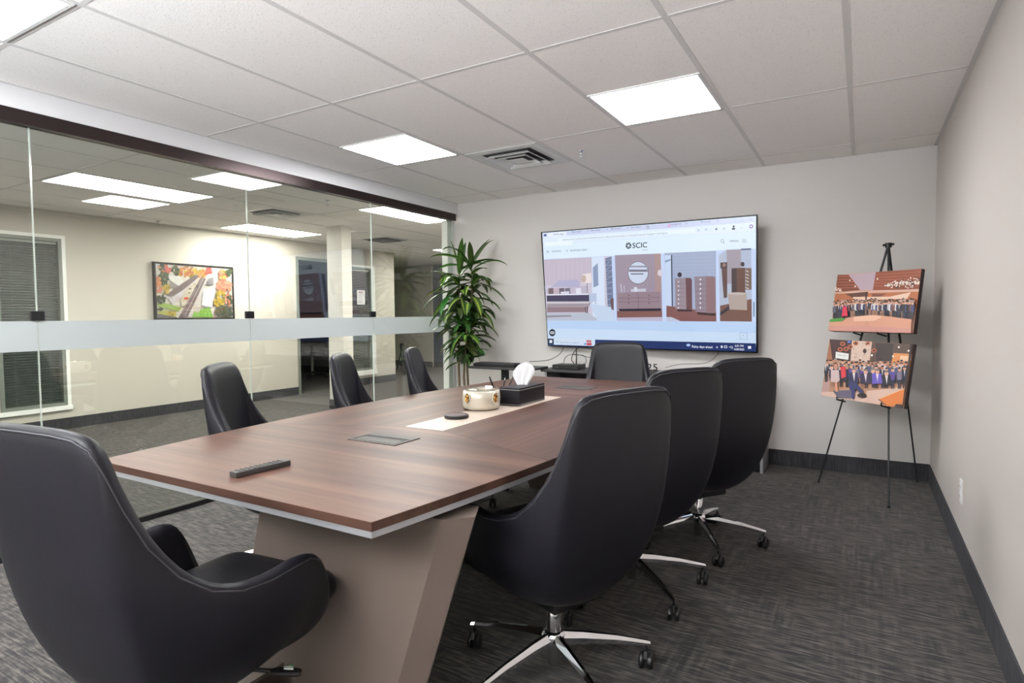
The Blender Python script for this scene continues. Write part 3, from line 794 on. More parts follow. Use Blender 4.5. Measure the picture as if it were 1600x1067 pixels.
for k, (px, py, dx, dy, L_, lab) in enumerate(((-0.105, -0.13, -0.02, -0.02, 0.145, 'black pen standing in the tray of the tissue box, leftmost'), (-0.085, -0.08, 0.00, 0.025, 0.13, 'black pen with a metal tip standing in the tray of the tissue box'), (-0.075, -0.05, 0.035, 0.02, 0.15, 'grey pen leaning in the tray towards the tissue'))):
    pn = thing('pen', lab, 'pen', (-1.50+px, -0.78+py, zt+0.070), 0, 'pens in the tissue box tray')
    bm = BM(); tube(bm, [(0, 0, 0), (dx*0.8, dy*0.8, (L_-0.07)*0.8)], 0.0045, 10); obj('barrel', bm, PLASTIC if k < 2 else GREYM, pn, True, 40)
    bm = BM(); tube(bm, [(dx*0.8, dy*0.8, (L_-0.07)*0.8), (dx, dy, L_-0.07)], [0.0045, 0.003], 10); obj('cap', bm, CHROME if k == 1 else PLASTIC, pn, True, 40)

# ------------------------------------------------------------------ wall mounted screen
TVW, TVH = 1.885, 1.072
tv = thing('television', 'very large wall-mounted flat screen showing a furniture web page', 'television', (-1.568, 1.398, 1.438))
tv.rotation_euler = (Matrix.Rotation(-0.035, 3, 'Z') @ Matrix.Rotation(0.131, 3, 'X') @ Matrix.Rotation(0.009, 3, 'Y')).to_euler()
obj('housing', bx(-TVW/2, TVW/2, 0.0, 0.035, -TVH/2, TVH/2, bev=0.004), TVBLACK, tv)
bm = BM(); box(bm, -0.35, 0.35, 0.035, 0.06, -0.28, 0.28, bev=0.004); obj('back_housing', bm, PLASTIC, tv)
bm = BM(); box(bm, -0.22, 0.22, 0.06, 0.085, -0.06, 0.06); obj('bracket', bm, BLACKM, tv)
q = [(55, 157), (1347, 57), (1350, 883), (100, 845)]
W_ = homography(q, [(-0.002, TVH+0.002), (TVW+0.002, TVH+0.002), (TVW+0.002, -0.002), (-0.002, -0.002)])
S = Pic(TVW, TVH, W_)
S.poly([(66, 163), (1338, 68), (1338, 862), (104, 832)], (214, 229, 250))
S.poly([(68, 168), (1330, 72), (1330, 105), (69, 188)], (204, 212, 240))          # tab strip
S.poly([(98, 164), (212, 155), (212, 182), (98, 190)], (232, 240, 252))           # active tab
S.poly([(70, 190), (1330, 106), (1331, 160), (72, 228)], (224, 236, 252))         # tool bar
S.poly([(160, 196), (980, 142), (980, 166), (160, 214)], (232, 243, 252))
S.poly([(73, 230), (1332, 162), (1334, 268), (78, 322)], (222, 238, 252))         # page header
S.poly([(76, 322), (1336, 262), (1337, 700), (97, 692)], (196, 212, 244))
S.poly([(97, 692), (1337, 698), (1338, 765), (101, 740)], (186, 210, 243))
S.poly([(101, 738), (1338, 762), (1338, 822), (103, 798)], (200, 220, 244))
S.poly([(80, 220), (248, 212), (248, 236), (82, 244)], (236, 246, 250))
gr = (130, 142, 170)
for x in (245, 360, 480, 600, 830, 1015):
    sl = -0.072
    S.text('Browser' if x != 830 else 'Instagram', x, 178+(x-100)*sl-4, 17, (120, 130, 165), sl)
    S.text('x', x+95, 176+(x-5)*sl-4, 15, (110, 120, 150), sl)
S.text('Web page', 132, 178, 16, (120, 130, 165), -0.07)
S.ell(84, 177, 8, 7, (70, 92, 140)); S.ell(699, 133, 8, 9, (120, 126, 150)); S.ell(699, 133, 5, 6, (215, 225, 245)); S.rect(818, 116, 836, 132, (226, 176, 224))
S.text('www.scic.ca/furniture/bedroom/collections/modern-living/dressers?page=catalogue', 190, 210, 17, (150, 165, 195), -0.062, 1, 1.1)
for x, y in ((1000, 152), (1045, 148), (1105, 145), (1150, 142)): S.ell(x, y, 7, 8, (190, 205, 228))
S.ell(1105, 145, 5, 6, (90, 100, 130)); S.ell(1207, 130, 6, 7, (60, 66, 86)); S.ell(1206, 144, 10, 6, (60, 66, 86)); S.ell(1310, 130, 12, 12, (150, 120, 190)); S.ell(1310, 130, 6, 6, (230, 238, 252)); S.text('...', 1245, 140, 26, gr, -0.06)
S.text('x', 1302, 94, 20, gr); S.text('^', 1252, 104, 20, gr)
S.text('TALIANO', 122, 280, 14, (96, 108, 130), -0.045, 1, 1.0); S.ell(100, 277, 6, 6, (100, 112, 134)); S.ell(100, 277, 3.5, 3.5, (222, 238, 252)); S.ell(217, 271, 6, 6, (150, 160, 184)); S.ell(217, 271, 4, 4, (222, 238, 252))
S.text('RESERVED AREA', 236, 275, 14, (84, 96, 118), -0.045, 1, 1.0)
# logo
S.ell(585, 242, 17, 19, (26, 36, 52), 20)
for k in range(6):
    a = k*PI/3; S.line(585+4*math.cos(a), 242+4*math.sin(a), 585+15*math.cos(a+.25), 242+17*math.sin(a+.25), 3.0, (222, 238, 252))
S.ell(585, 242, 4.5, 5, (222, 238, 252)); 
S.text('SCIC', 607, 256, 44, (24, 34, 50), -0.05, 1, 0.96, 1.0)
S.text('Cucine', 666, 271, 12, (90, 104, 130), -0.05)
S.ell(1140, 216, 10, 11, (84, 96, 118)); S.ell(1140, 216, 8, 9, (222, 238, 252)); S.line(1147, 224, 1153, 231, 2.5, (84, 96, 118))
S.text('MENU', 1184, 223, 16, (84, 96, 118), -0.04, 1, 1.2)
for y in (208, 216, 224): S.line(1256, y, 1282, y-1, 2.0, (120, 132, 156))
# photo 1 bedroom
S.poly([(78, 325), (483, 305), (499, 690), (97, 690)], (204, 198, 216))
S.poly([(78, 325), (365, 311), (368, 470), (85, 478)], (196, 184, 200))
for k in range(9): S.line(110+k*28, 322-k*1.4, 112+k*28, 470, 1.6, (206, 196, 212))
S.poly([(365, 311), (440, 307), (446, 690), (372, 690)], (214, 226, 246)); S.poly([(372, 372), (402, 345), (406, 480), (376, 492)], (140, 156, 188)); 
S.poly([(446, 318), (484, 306), (497, 625), (462, 610)], (112, 122, 152))
for k in range(9): S.line(448, 330+k*32, 488, 318+k*36, 2, (170, 182, 208)); S.line(448, 360+k*30, 488, 320+k*34, 2, (170, 182, 208))
S.poly([(120, 490), (170, 448), (280, 446), (300, 490)], (178, 176, 206)); S.poly([(96, 505), (345, 480), (350, 545), (98, 560)], (190, 182, 200))
for x, c in ((105, (120, 104, 112)), (135, (196, 176, 190)), (170, (110, 100, 116)), (205, (120, 112, 128)), (240, (196, 186, 204)), (270, (224, 222, 236))): S.poly([(x, 497), (x+30, 494), (x+34, 530), (x+2, 532)], c)
S.poly([(178, 518), (232, 514), (228, 540), (184, 542)], (214, 212, 230))
S.poly([(96, 532), (346, 528), (348, 540), (98, 545)], (226, 228, 242)); S.poly([(95, 540), (350, 536), (352, 575), (97, 578)], (74, 68, 96)); S.poly([(97, 576), (357, 576), (357, 588), (98, 592)], (204, 196, 206)); S.poly([(97, 590), (357, 588), (350, 606), (98, 612)], (160, 150, 160)); S.poly([(97, 612), (330, 608), (335, 640), (98, 642)], (146, 124, 132))
S.poly([(327, 608), (335, 608), (334, 650), (329, 650)], (104, 86, 92)); S.poly([(337, 606), (345, 606), (342, 670), (337, 670)], (92, 74, 80))
S.poly([(97, 645), (345, 645), (420, 690), (97, 690)], (184, 190, 206)); S.poly([(355, 590), (490, 610), (499, 690), (400, 690)], (196, 212, 236)); S.poly([(98, 660), (240, 658), (250, 666), (98, 672)], (146, 140, 150))
S.poly([(310, 412), (362, 405), (366, 465), (306, 468)], (232, 222, 222)); S.ell(318, 440, 14, 24, (196, 176, 166)); S.line(338, 465, 340, 525, 4, (140, 130, 140)); S.poly([(350, 528), (395, 526), (396, 575), (352, 580)], (184, 196, 222)); S.poly([(478, 560), (497, 556), (498, 628), (484, 622)], (110, 84, 84)); S.line(352, 580, 356, 594, 3, (120, 110, 130)); S.line(388, 578, 390, 592, 3, (120, 110, 130))
# photo 2 dresser
S.poly([(504, 299), (777, 289), (788, 692), (518, 690)], (158, 144, 160)); 
for k in range(16): S.line(508+k*17, 300, 508+k*17+6, 560, 1.2, (172, 158, 174))
S.poly([(740, 292), (777, 290), (783, 520), (745, 518)], (172, 146, 146)); S.ell(772, 405, 14, 20, (214, 206, 214))
S.ell(643, 404, 62, 68, (92, 88, 104), 28); S.ell(643, 404, 59, 65, (204, 214, 234), 28); S.poly([(588, 385), (698, 385), (700, 398), (588, 398)], (120, 116, 134)); S.poly([(592, 362), (694, 362), (698, 372), (590, 372)], (150, 148, 168)); S.poly([(600, 408), (676, 408), (676, 414), (600, 414)], (84, 84, 104))
S.poly([(522, 524), (775, 517), (780, 618), (526, 622)], (150, 130, 140)); S.line(526, 555, 774, 551, 2, (104, 88, 100)); S.line(526, 578, 776, 576, 2, (104, 88, 100)); S.line(644, 524, 646, 618, 2, (104, 88, 100))
for x in (588, 708):
    for y in (540, 562, 585): S.ell(x, y, 3, 4, (80, 66, 76))
S.poly([(527, 620), (780, 616), (782, 632), (534, 634)], (50, 44, 60)); S.poly([(518, 634), (785, 632), (787, 668), (519, 672)], (132, 92, 88)); S.poly([(519, 672), (787, 668), (788, 692), (520, 690)], (186, 182, 206)); S.poly([(600, 502), (690, 498), (690, 516), (602, 518)], (196, 196, 212)); S.poly([(618, 490), (636, 489), (640, 516), (622, 517)], (214, 216, 232)); S.line(540, 470, 546, 520, 8, (190, 182, 206)); S.line(560, 480, 562, 520, 5, (190, 182, 206))
# photo 3 chests
S.poly([(800, 287), (1103, 274), (1106, 694), (812, 692)], (160, 172, 200)); 
for k in range(7): S.line(846, 300+k*20, 1103, 290+k*21, 1.5, (176, 186, 212))
S.poly([(802, 300), (840, 298), (848, 610), (808, 610)], (198, 214, 240)); S.poly([(838, 298), (845, 298), (850, 616), (843, 616)], (60, 66, 88)); S.poly([(804, 330), (838, 322), (838, 330), (804, 345)], (140, 156, 188))
S.poly([(812, 600), (1105, 640), (1106, 694), (812, 692)], (128, 86, 84)); S.poly([(812, 668), (842, 668), (900, 694), (812, 692)], (190, 196, 218))
S.poly([(862, 438), (925, 434), (930, 622), (866, 620)], (150, 136, 146)); S.poly([(925, 434), (955, 436), (962, 446), (964, 620), (930, 624)], (104, 72, 78)); S.poly([(976, 428), (1045, 424), (1046, 640), (984, 636)], (142, 128, 142)); S.poly([(1045, 424), (1092, 426), (1100, 434), (1103, 640), (1046, 650)], (140, 112, 118))
for k in range(7): S.ell(883, 458+k*26, 4, 5, (220, 218, 228)); S.ell(1012, 444+k*28, 4.5, 6, (226, 224, 234)); S.line(868, 471+k*26, 924, 470+k*26, 1.4, (112, 96, 108)); S.line(980, 460+k*28, 1044, 458+k*28, 1.4, (108, 94, 108))
S.poly([(876, 622), (964, 624), (964, 634), (878, 634)], (48, 36, 44)); S.poly([(992, 640), (1100, 646), (1100, 660), (996, 652)], (46, 34, 42)); S.ell(890, 416, 13, 15, (60, 54, 64)); S.line(905, 400, 912, 430, 3, (190, 196, 214)); S.line(1062, 396, 1068, 424, 4, (186, 194, 214))
# photo 4
S.poly([(1120, 300), (1166, 268), (1310, 262), (1314, 694), (1128, 692)], (176, 186, 208)); S.poly([(1166, 268), (1250, 266), (1252, 470), (1170, 470)], (160, 152, 164)); S.poly([(1250, 262), (1310, 260), (1310, 268), (1252, 270)], (64, 76, 110))
S.poly([(1128, 600), (1313, 560), (1314, 694), (1128, 692)], (116, 84, 74)); S.poly([(1136, 378), (1170, 376), (1170, 550), (1150, 556)], (96, 72, 68)); S.poly([(1195, 378), (1275, 374), (1276, 530), (1196, 530)], (100, 70, 60)); S.poly([(1195, 378), (1225, 377), (1226, 530), (1196, 530)], (66, 52, 54)); S.poly([(1276, 378), (1312, 376), (1313, 505), (1278, 505)], (120, 98, 88))
for k in range(6): S.line(1280, 392+k*20, 1296, 400+k*20, 5, (214, 206, 200))
S.poly([(1130, 344), (1170, 342), (1170, 378), (1130, 378)], (66, 50, 54)); S.ell(1152, 358, 10, 12, (150, 120, 110)); S.ell(1260, 354, 12, 14, (58, 48, 56)); S.poly([(1174, 530), (1285, 524), (1286, 626), (1184, 622)], (174, 158, 152)); S.ell(1229, 528, 55, 8, (190, 178, 174)); S.poly([(1128, 640), (1180, 600), (1184, 622), (1128, 660)], (52, 46, 56))
S.rect(1322, 578, 1330, 664, (110, 140, 160)); S.poly([(1243, 758), (1288, 760), (1289, 800), (1244, 797)], (140, 160, 190)); S.poly([(1245, 760), (1286, 762), (1287, 798), (1246, 795)], (200, 220, 244)); S.text('^', 1258, 786, 22, (130, 150, 184))
S.ell(131, 763, 19, 22, (40, 48, 62), 20); S.ell(126, 763, 8, 8, (226, 236, 248)); S.ell(136, 763, 8, 8, (226, 236, 248)); S.ell(126, 763, 4, 4, (40, 48, 62)); S.ell(136, 763, 4, 4, (40, 48, 62))
# task bar
S.poly([(103, 798), (1338, 822), (1340, 872), (107, 840)], (34, 52, 104)); S.poly([(103, 798), (140, 799), (141, 836), (106, 838)], (56, 66, 96)); S.poly([(115, 808), (130, 808), (130, 824), (115, 824)], (236, 242, 252))
S.poly([(140, 797), (388, 803), (388, 842), (141, 835)], (206, 222, 240)); S.text('Type here to search', 174, 825, 15, (140, 156, 180), 0.02, 1, 0.95); S.ell(160, 819, 4, 4, (150, 160, 184)); S.rect(336, 806, 366, 822, (190, 120, 130)); S.rect(338, 824, 368, 838, (196, 70, 84)); S.rect(322, 826, 336, 834, (70, 130, 190))
S.ell(942, 834, 12, 8, (170, 200, 240)); S.text('Rainy days ahead', 962, 848, 19, (240, 244, 252), 0.03, 1, 0.94, 0.4)
S.text('^', 1104, 858, 26, (240, 244, 252), 0.02, 1, 1, 0.4); S.ell(1138, 843, 6, 8, (226, 232, 246)); S.rect(1152, 836, 1170, 850, (226, 232, 246)); S.rect(1155, 839, 1167, 847, (34, 52, 104)); S.text('<))', 1180, 851, 20, (226, 232, 246), 0.02, 1, 1, 0.3)
S.text('6:01 PM', 1215, 842, 17, (240, 244, 252), 0.03, 1, 0.92, 0.4); S.text('6/28/2025', 1210, 862, 16, (240, 244, 252), 0.03, 1, 0.92, 0.4); S.rect(1292, 838, 1310, 854, (230, 236, 248))
scr = S.build('screen', SCREEN, tv); scr.location = (0, -0.0006, 0)

# ------------------------------------------------------------------ printed pictures
def crowd(P_, x0, x1, yfun, hfun, n, rows=1, seed=1, cols=None):
    rnd = random.Random(seed)
    cols = cols or [(36, 34, 46), (44, 50, 84), (28, 28, 34), (92, 92, 104), (206, 202, 204), (70, 76, 110), (120, 80, 70), (180, 176, 186), (58, 48, 52)]
    for r in range(rows):
        for k in range(n):
            x = x0+(x1-x0)*(k+rnd.random()*0.6)/n; h = hfun(x)*(0.92+rnd.random()*0.16); y = yfun(x)+r*h*0.10+rnd.uniform(-.02, .02)*h
            c = rnd.choice(cols); w_ = h*0.13; lg = rnd.choice([(30, 30, 40), (40, 44, 66), (60, 54, 56), (150, 110, 90)])
            P_.poly([(x-w_*.6, y-h*.5), (x+w_*.6, y-h*.5), (x+w_*.5, y), (x+w_*.1, y), (x, y-h*.4), (x-w_*.1, y), (x-w_*.5, y)], lg)
            P_.poly([(x-w_*.8, y-h*.82), (x+w_*.8, y-h*.82), (x+w_, y-h*.5), (x+w_*.6, y-h*.42), (x-w_*.6, y-h*.42), (x-w_, y-h*.5)], c)
            if rnd.random() < .4: P_.poly([(x-w_*.2, y-h*.82), (x+w_*.2, y-h*.82), (x, y-h*.55)], (226, 222, 224))
            P_.ell(x, y-h*.92, w_*.60, h*.095, rnd.choice([(206, 150, 122), (216, 164, 138), (180, 124, 98)]), 8); P_.poly([(x-w_*.58, y-h*.95), (x-w_*.35, y-h*1.03), (x+w_*.35, y-h*1.03), (x+w_*.58, y-h*.95)], rnd.choice([(40, 28, 24), (70, 50, 40), (150, 140, 132)]))
def canvas(label, loc, rot, W_c, H_c, quad, draw, thick=0.032):
    t = thing('canvas_print', label, 'picture', loc); t.rotation_euler = rot
    b = obj('stretcher', bx(-W_c/2, W_c/2, 0.0, thick, -H_c/2, H_c/2, bev=0.001), pmat('canvas_edge', (44, 36, 36), 0.6), t)
    P_ = Pic(W_c, H_c, homography(quad, [(0, H_c), (W_c, H_c), (W_c, 0), (0, 0)]))
    draw(P_); o = P_.build('print', PRINT, t); o.location = (0, -0.0004, 0)
    return t
def rot_of(yaw_, tilt, roll_): return (Matrix.Rotation(yaw_, 3, 'Z') @ Matrix.Rotation(tilt, 3, 'X') @ Matrix.Rotation(-roll_, 3, 'Y')).to_euler()
def draw1(P):
    P.poly([(178, 372), (1008, 310), (918, 950), (110, 928)], (196, 150, 130))
    P.poly([(178, 372), (285, 372), (400, 525), (158, 545)], (120, 62, 44)); P.poly([(555, 345), (1005, 315), (985, 520), (525, 525)], (140, 72, 50))
    for k in range(5): P.line(180-k*4, 392+k*28, 300+k*22, 386+k*28, 5, (176, 104, 74)); P.line(556-k*6, 372+k*28, 1000-k*4, 345+k*32, 5, (178, 104, 76))
    P.poly([(285, 370), (555, 347), (525, 522), (405, 524)], (180, 158, 168)); P.poly([(155, 545), (980, 515), (978, 545), (152, 565)], (206, 166, 148))
    P.poly([(150, 560), (975, 540), (955, 700), (140, 690)], (176, 104, 66)); P.poly([(250, 560), (480, 540), (470, 580), (330, 600)], (92, 56, 44)); P.poly([(330, 592), (690, 590), (900, 545), (860, 610), (330, 625)], (222, 190, 168)); P.poly([(520, 560), (660, 560), (600, 590), (515, 590)], (120, 70, 56))
    rnd = random.Random(5)
    for k in range(150):
        x = rnd.uniform(650, 985); y = 470 - (x-650)*0.10 + rnd.gauss(0, 1)*24*math.sin(max(0, min(PI, (x-640)/370*PI*0.8)))+8; P.ell(x, y, rnd.uniform(5, 11), rnd.uniform(5, 9), rnd.choice([(236, 222, 210), (224, 204, 190), (70, 42, 36), (240, 232, 222)]), 6)
    for k in range(26): P.ell(rnd.uniform(158, 225), rnd.uniform(495, 535), 6, 6, (226, 206, 196), 6)
    for x, y in ((304, 430), (357, 488), (577, 415)): P.ell(x, y, 7, 8, (250, 244, 238), 8)
    P.poly([(458, 545), (474, 545), (470, 640), (455, 640)], (66, 44, 40))
    crowd(P, 150, 560, lambda x: 800-(x-150)*0.11, lambda x: 160-(x-150)*0.05, 26, 2, 3); crowd(P, 535, 950, lambda x: 775+(x-540)*0.06, lambda x: 150+(x-540)*0.06, 28, 2, 4)
    P.poly([(252, 690), (290, 690), (300, 780), (240, 790)], (206, 50, 76)); P.poly([(125, 815), (235, 800), (275, 812), (240, 835), (120, 842)], (76, 140, 56))
    P.poly([(300, 800), (560, 770), (925, 815), (915, 948), (112, 926), (120, 845), (250, 835)], (204, 148, 122)); P.poly([(360, 790), (520, 775), (640, 790), (560, 830), (360, 835)], (222, 176, 150)); P.poly([(114, 880), (460, 880), (920, 905), (918, 948), (111, 926)], (196, 140, 128)); P.ell(488, 856, 18, 16, (176, 124, 104), 14); P.ell(488, 856, 13, 11, (204, 150, 126), 14); P.line(445, 882, 525, 884, 3, (176, 124, 104))
def draw2(P):
    P.poly([(205, 75), (1192, 135), (1092, 905), (90, 745)], (176, 130, 104)); P.poly([(208, 80), (262, 84), (240, 330), (160, 320)], (150, 98, 70)); P.poly([(205, 76), (470, 92), (450, 330), (236, 320)], (62, 38, 40)); P.poly([(470, 92), (705, 106), (675, 345), (450, 325)], (204, 178, 162)); P.poly([(705, 106), (1190, 136), (1165, 330), (680, 345)], (84, 64, 56)); P.poly([(745, 120), (960, 132), (930, 330), (760, 330)], (58, 46, 46)); P.poly([(960, 240), (1180, 250), (1160, 400), (930, 380)], (206, 132, 78)); P.poly([(1040, 270), (1176, 276), (1166, 330), (1030, 340)], (226, 186, 150))
    rnd = random.Random(9)
    for x, y in ((360, 130), (330, 195), (400, 190), (515, 125), (655, 130), (450, 165), (730, 210)): P.ell(x, y, 32, 26, (170, 92, 60), 12); P.ell(x, y, 16, 12, (70, 42, 44), 10)
    P.ell(436, 108, 22, 14, (90, 110, 190), 10); P.poly([(278, 222), (432, 246), (425, 318), (272, 296)], (222, 222, 220)); P.text('ONE TEAM', 296, 268, 26, (130, 134, 130), 0.12, 1, 0.85)
    for k in range(40): P.ell(rnd.uniform(480, 680), rnd.uniform(120, 310), 7, 7, rnd.choice([(226, 200, 186), (150, 110, 96), (196, 160, 140)]), 6)
    for x, y in ((1022, 172), (1137, 214), (706, 265), (956, 278)): P.ell(x, y, 12, 12, (250, 240, 226), 8)
    P.ell(622, 215, 22, 28, (60, 42, 44), 10)
    P.poly([(165, 430), (210, 440), (190, 700), (95, 740)], (176, 140, 134)); P.poly([(640, 690), (1100, 640), (1092, 800), (780, 800), (640, 760)], (206, 172, 156)); P.poly([(92, 700), (500, 700), (900, 800), (1092, 860), (1090, 905), (90, 745)], (204, 170, 156))
    crowd(P, 160, 1150, lambda x: 560+(x-160)*0.02, lambda x: 240, 20, 2, 11); crowd(P, 215, 1130, lambda x: 640+(x-215)*0.03, lambda x: 250, 15, 1, 12, [(36, 34, 60), (40, 36, 56), (190, 178, 178), (90, 70, 140), (30, 30, 40), (120, 110, 130)])
    P.poly([(225, 440), (320, 440), (330, 560), (300, 590), (222, 580)], (196, 172, 170)); P.ell(285, 405, 24, 36, (186, 132, 110)); P.poly([(340, 400), (400, 400), (405, 520), (350, 540)], (196, 56, 66))
    for x, y, c in ((500, 470, (44, 44, 76)), (730, 470, (40, 36, 52)), (890, 500, (38, 32, 46)), (640, 480, (50, 40, 70)), (780, 480, (96, 80, 170))):
        P.poly([(x-65, y), (x+45, y), (x+60, y+120), (x-60, y+130)], c); P.poly([(x-16, y+5), (x+16, y+5), (x+4, y+110)], (216, 204, 206)); P.ell(x, y-25, 24, 34, (214, 160, 132)); P.poly([(x-24, y-30), (x-16, y-58), (x+16, y-58), (x+24, y-30)], (120, 112, 108))
    P.poly([(430, 590), (520, 590), (620, 700), (590, 740), (520, 660), (500, 790), (475, 790)], (48, 54, 96)); P.ell(595, 745, 56, 30, (44, 34, 34), 14)
    P.poly([(245, 690), (470, 680), (470, 780), (300, 770)], (96, 88, 108)); P.poly([(270, 590), (300, 590), (310, 700), (280, 700)], (206, 140, 116))
    P.poly([(800, 790), (1125, 655), (1100, 860), (950, 905), (880, 870)], (206, 118, 60)); P.line(795, 790, 890, 865, 10, (96, 60, 46)); P.poly([(1005, 850), (1092, 856), (1088, 905), (985, 885)], (60, 52, 50)); P.line(800, 790, 1125, 655, 6, (236, 190, 140)); P.poly([(1165, 140), (1192, 140), (1092, 905), (1080, 900)], (50, 34, 34))
# easel placed in the corner, facing the room
CA = (0.1345, 1.095, 1.2815); CB = (0.0923, 0.995, 0.8217)
canvas('canvas photo of a long row of people, the upper one on the easel', CA, rot_of(-0.675, -0.150, 0.0), 0.605, 0.4086, [(175, 372), (1006, 312), (920, 949), (110, 928)], draw1)
canvas('canvas photo of a seated and standing group of people, lower one on the easel', CB, rot_of(-0.635, -0.163, -0.018), 0.590, 0.403, [(205, 75), (1192, 137), (1092, 905), (90, 745)], draw2)
ea = thing('easel', 'black metal tripod easel holding two canvas photos in the right corner', 'easel', (0.18, 1.15, 0))
def eloc(x, y, z): return (x-0.18, y-1.15, z)
TOP = Vector((0.222, 1.270, 1.675))
A_ = Vector((-0.175, 1.165, 0.008)); B_ = Vector((0.235, 0.745, 0.008)); C_ = Vector((0.432, 1.50, 0.008))
for P0, lab in ((A_, 'leg'), (B_, 'leg'), (C_, 'leg')):
    tp = TOP + (P0-TOP)*0.01
    bm = BM(); tube(bm, [eloc(*P0), eloc(*(P0+(TOP-P0)*0.45))], 0.0055, 10); tube(bm, [eloc(*(P0+(TOP-P0)*0.44)), eloc(*tp)], 0.0075, 10); lg = obj('leg', bm, BLACKM, ea, True, 40)
    bm = BM(); tube(bm, [eloc(P0.x, P0.y, 0.0), eloc(P0.x, P0.y, 0.018)], 0.008, 10); obj('rubber_foot', bm, PLASTIC, lg, True, 40)
bm = BM(); tube(bm, [eloc(TOP.x, TOP.y, TOP.z-0.02), eloc(TOP.x, TOP.y, TOP.z+0.012)], 0.020, 12); tube(bm, [eloc(TOP.x-.03, TOP.y+.02, TOP.z), eloc(TOP.x+.03, TOP.y-.02, TOP.z)], 0.008, 8); obj('top_joint', bm, BLACKM, ea, True, 40)
fw_ = Vector((math.sin(-0.65), -math.cos(-0.65), 0)); fw_ = Vector((-math.sin(0.65), -math.cos(0.65), 0))
for (cc, hh, yw, tl, ss) in ((Vector(CA), 0.4086, -0.675, -0.150, (-0.107, 0.068)), (Vector(CB), 0.403, -0.635, -0.163, (-0.165, 0.153))):
    R_ = Matrix.Rotation(yw, 3, 'Z') @ Matrix.Rotation(tl, 3, 'X')
    for s in ss:
        zb = -hh/2
        bm = BM()
        tube(bm, [eloc(*(cc + R_ @ Vector(v))) for v in ((s, 0.075, zb-0.014), (s, 0.03, zb-0.010), (s, -0.010, zb-0.008), (s, -0.014, zb+0.012))], 0.0055, 8)
        obj('holder', bm, BLACKM, ea, True, 50)

# framed aerial picture on the hall wall
fp = thing('framed_picture', 'framed aerial picture of townhouses among autumn trees on the hall wall', 'picture', (XF+0.03, 1.076, 1.542))
fp.rotation_euler = (0, 0, PI/2)
PW, PH = 1.075, 0.715
bm = BM(); e = 0.022
for a in ((-PW/2, PW/2, -PH/2, -PH/2+e), (-PW/2, PW/2, PH/2-e, PH/2), (-PW/2, -PW/2+e, -PH/2+e, PH/2-e), (PW/2-e, PW/2, -PH/2+e, PH/2-e)): box(bm, a[0], a[1], -0.012, 0.03, a[2], a[3])
obj('frame', bm, BLACKM, fp)
P = Pic(PW-2*e, PH-2*e, homography([(95, 185), (1160, 245), (1180, 945), (130, 965)], [(0, PH-2*e), (PW-2*e, PH-2*e), (PW-2*e, 0), (0, 0)]))
P.poly([(95, 185), (1160, 245), (1180, 945), (130, 965)], (214, 206, 196)); P.poly([(100, 190), (300, 200), (300, 240), (105, 235)], (206, 216, 226))
rnd = random.Random(21)
def trees(cx, cy, rx, ry, n, cols, r=26):
    for k in range(n):
        a = rnd.uniform(0, 2*PI); q_ = math.sqrt(rnd.random()); P.ell(cx+rx*q_*math.cos(a), cy+ry*q_*math.sin(a), rnd.uniform(.5, 1)*r, rnd.uniform(.5, 1)*r, rnd.choice(cols), 7)
ORG = [(206, 130, 92), (190, 110, 80), (214, 150, 100), (176, 120, 70)]; GRN = [(72, 84, 60), (90, 100, 70), (58, 68, 56)]; RED = [(200, 90, 90), (214, 110, 100)]; YEL = [(190, 160, 60), (206, 176, 80), (150, 136, 56)]; PNK = [(214, 150, 124), (206, 132, 108), (196, 120, 96)]
trees(550, 300, 150, 70, 70, ORG+YEL); trees(370, 285, 45, 70, 26, GRN); trees(740, 320, 70, 60, 36, ORG+YEL); trees(840, 290, 40, 45, 16, RED); trees(210, 250, 60, 60, 26, ORG+GRN); trees(265, 275, 38, 45, 16, RED); trees(210, 400, 70, 100, 50, GRN); trees(140, 460, 30, 90, 20, ORG); trees(255, 535, 65, 40, 22, YEL); trees(150, 560, 40, 30, 8, PNK)
P.poly([(270, 355), (440, 365), (490, 440), (420, 500), (300, 430)], (226, 224, 220)); P.poly([(310, 450), (420, 505), (400, 560), (300, 520)], (150, 142, 140))
P.poly([(245, 630), (420, 505), (640, 345), (700, 345), (680, 390), (480, 560), (330, 660)], (122, 108, 108)); P.poly([(250, 660), (330, 660), (480, 560), (670, 400), (640, 470), (440, 690), (330, 760)], (206, 198, 202))
for k in range(10): P.line(280+k*36, 680-k*28, 290+k*36, 720-k*30, 8, (120, 110, 118))
P.poly([(820, 400), (900, 370), (905, 480), (810, 490)], (140, 136, 140)); P.poly([(500, 560), (700, 400), (740, 400), (600, 760), (460, 800), (450, 720)], (206, 196, 178)); P.poly([(720, 385), (800, 390), (545, 950), (420, 960)], (120, 106, 108)); P.poly([(800, 390), (815, 400), (700, 780), (600, 940), (548, 950)], (206, 200, 196)); P.line(762, 395, 520, 900, 4, (224, 220, 218)); P.line(741, 395, 452, 905, 3, (196, 190, 188))
P.poly([(765, 540), (925, 535), (885, 800), (740, 770)], (232, 234, 236)); P.poly([(740, 770), (885, 800), (880, 820), (735, 795)], (160, 158, 160)); P.poly([(130, 760), (240, 750), (470, 810), (420, 870), (140, 800)], (150, 176, 90)); P.poly([(132, 880), (250, 850), (400, 900), (380, 945), (132, 900)], (176, 176, 96)); P.poly([(640, 850), (850, 800), (900, 945), (610, 945)], (130, 180, 76)); P.poly([(132, 905), (400, 945), (400, 962), (134, 964)], (110, 104, 108)); P.poly([(620, 780), (740, 790), (700, 880), (620, 860)], (196, 186, 178)); P.ell(525, 680, 34, 20, (196, 90, 70)); trees(165, 840, 30, 18, 8, GRN); trees(320, 890, 50, 22, 10, YEL); trees(180, 690, 60, 60, 22, GRN); trees(250, 600, 30, 20, 6, YEL)
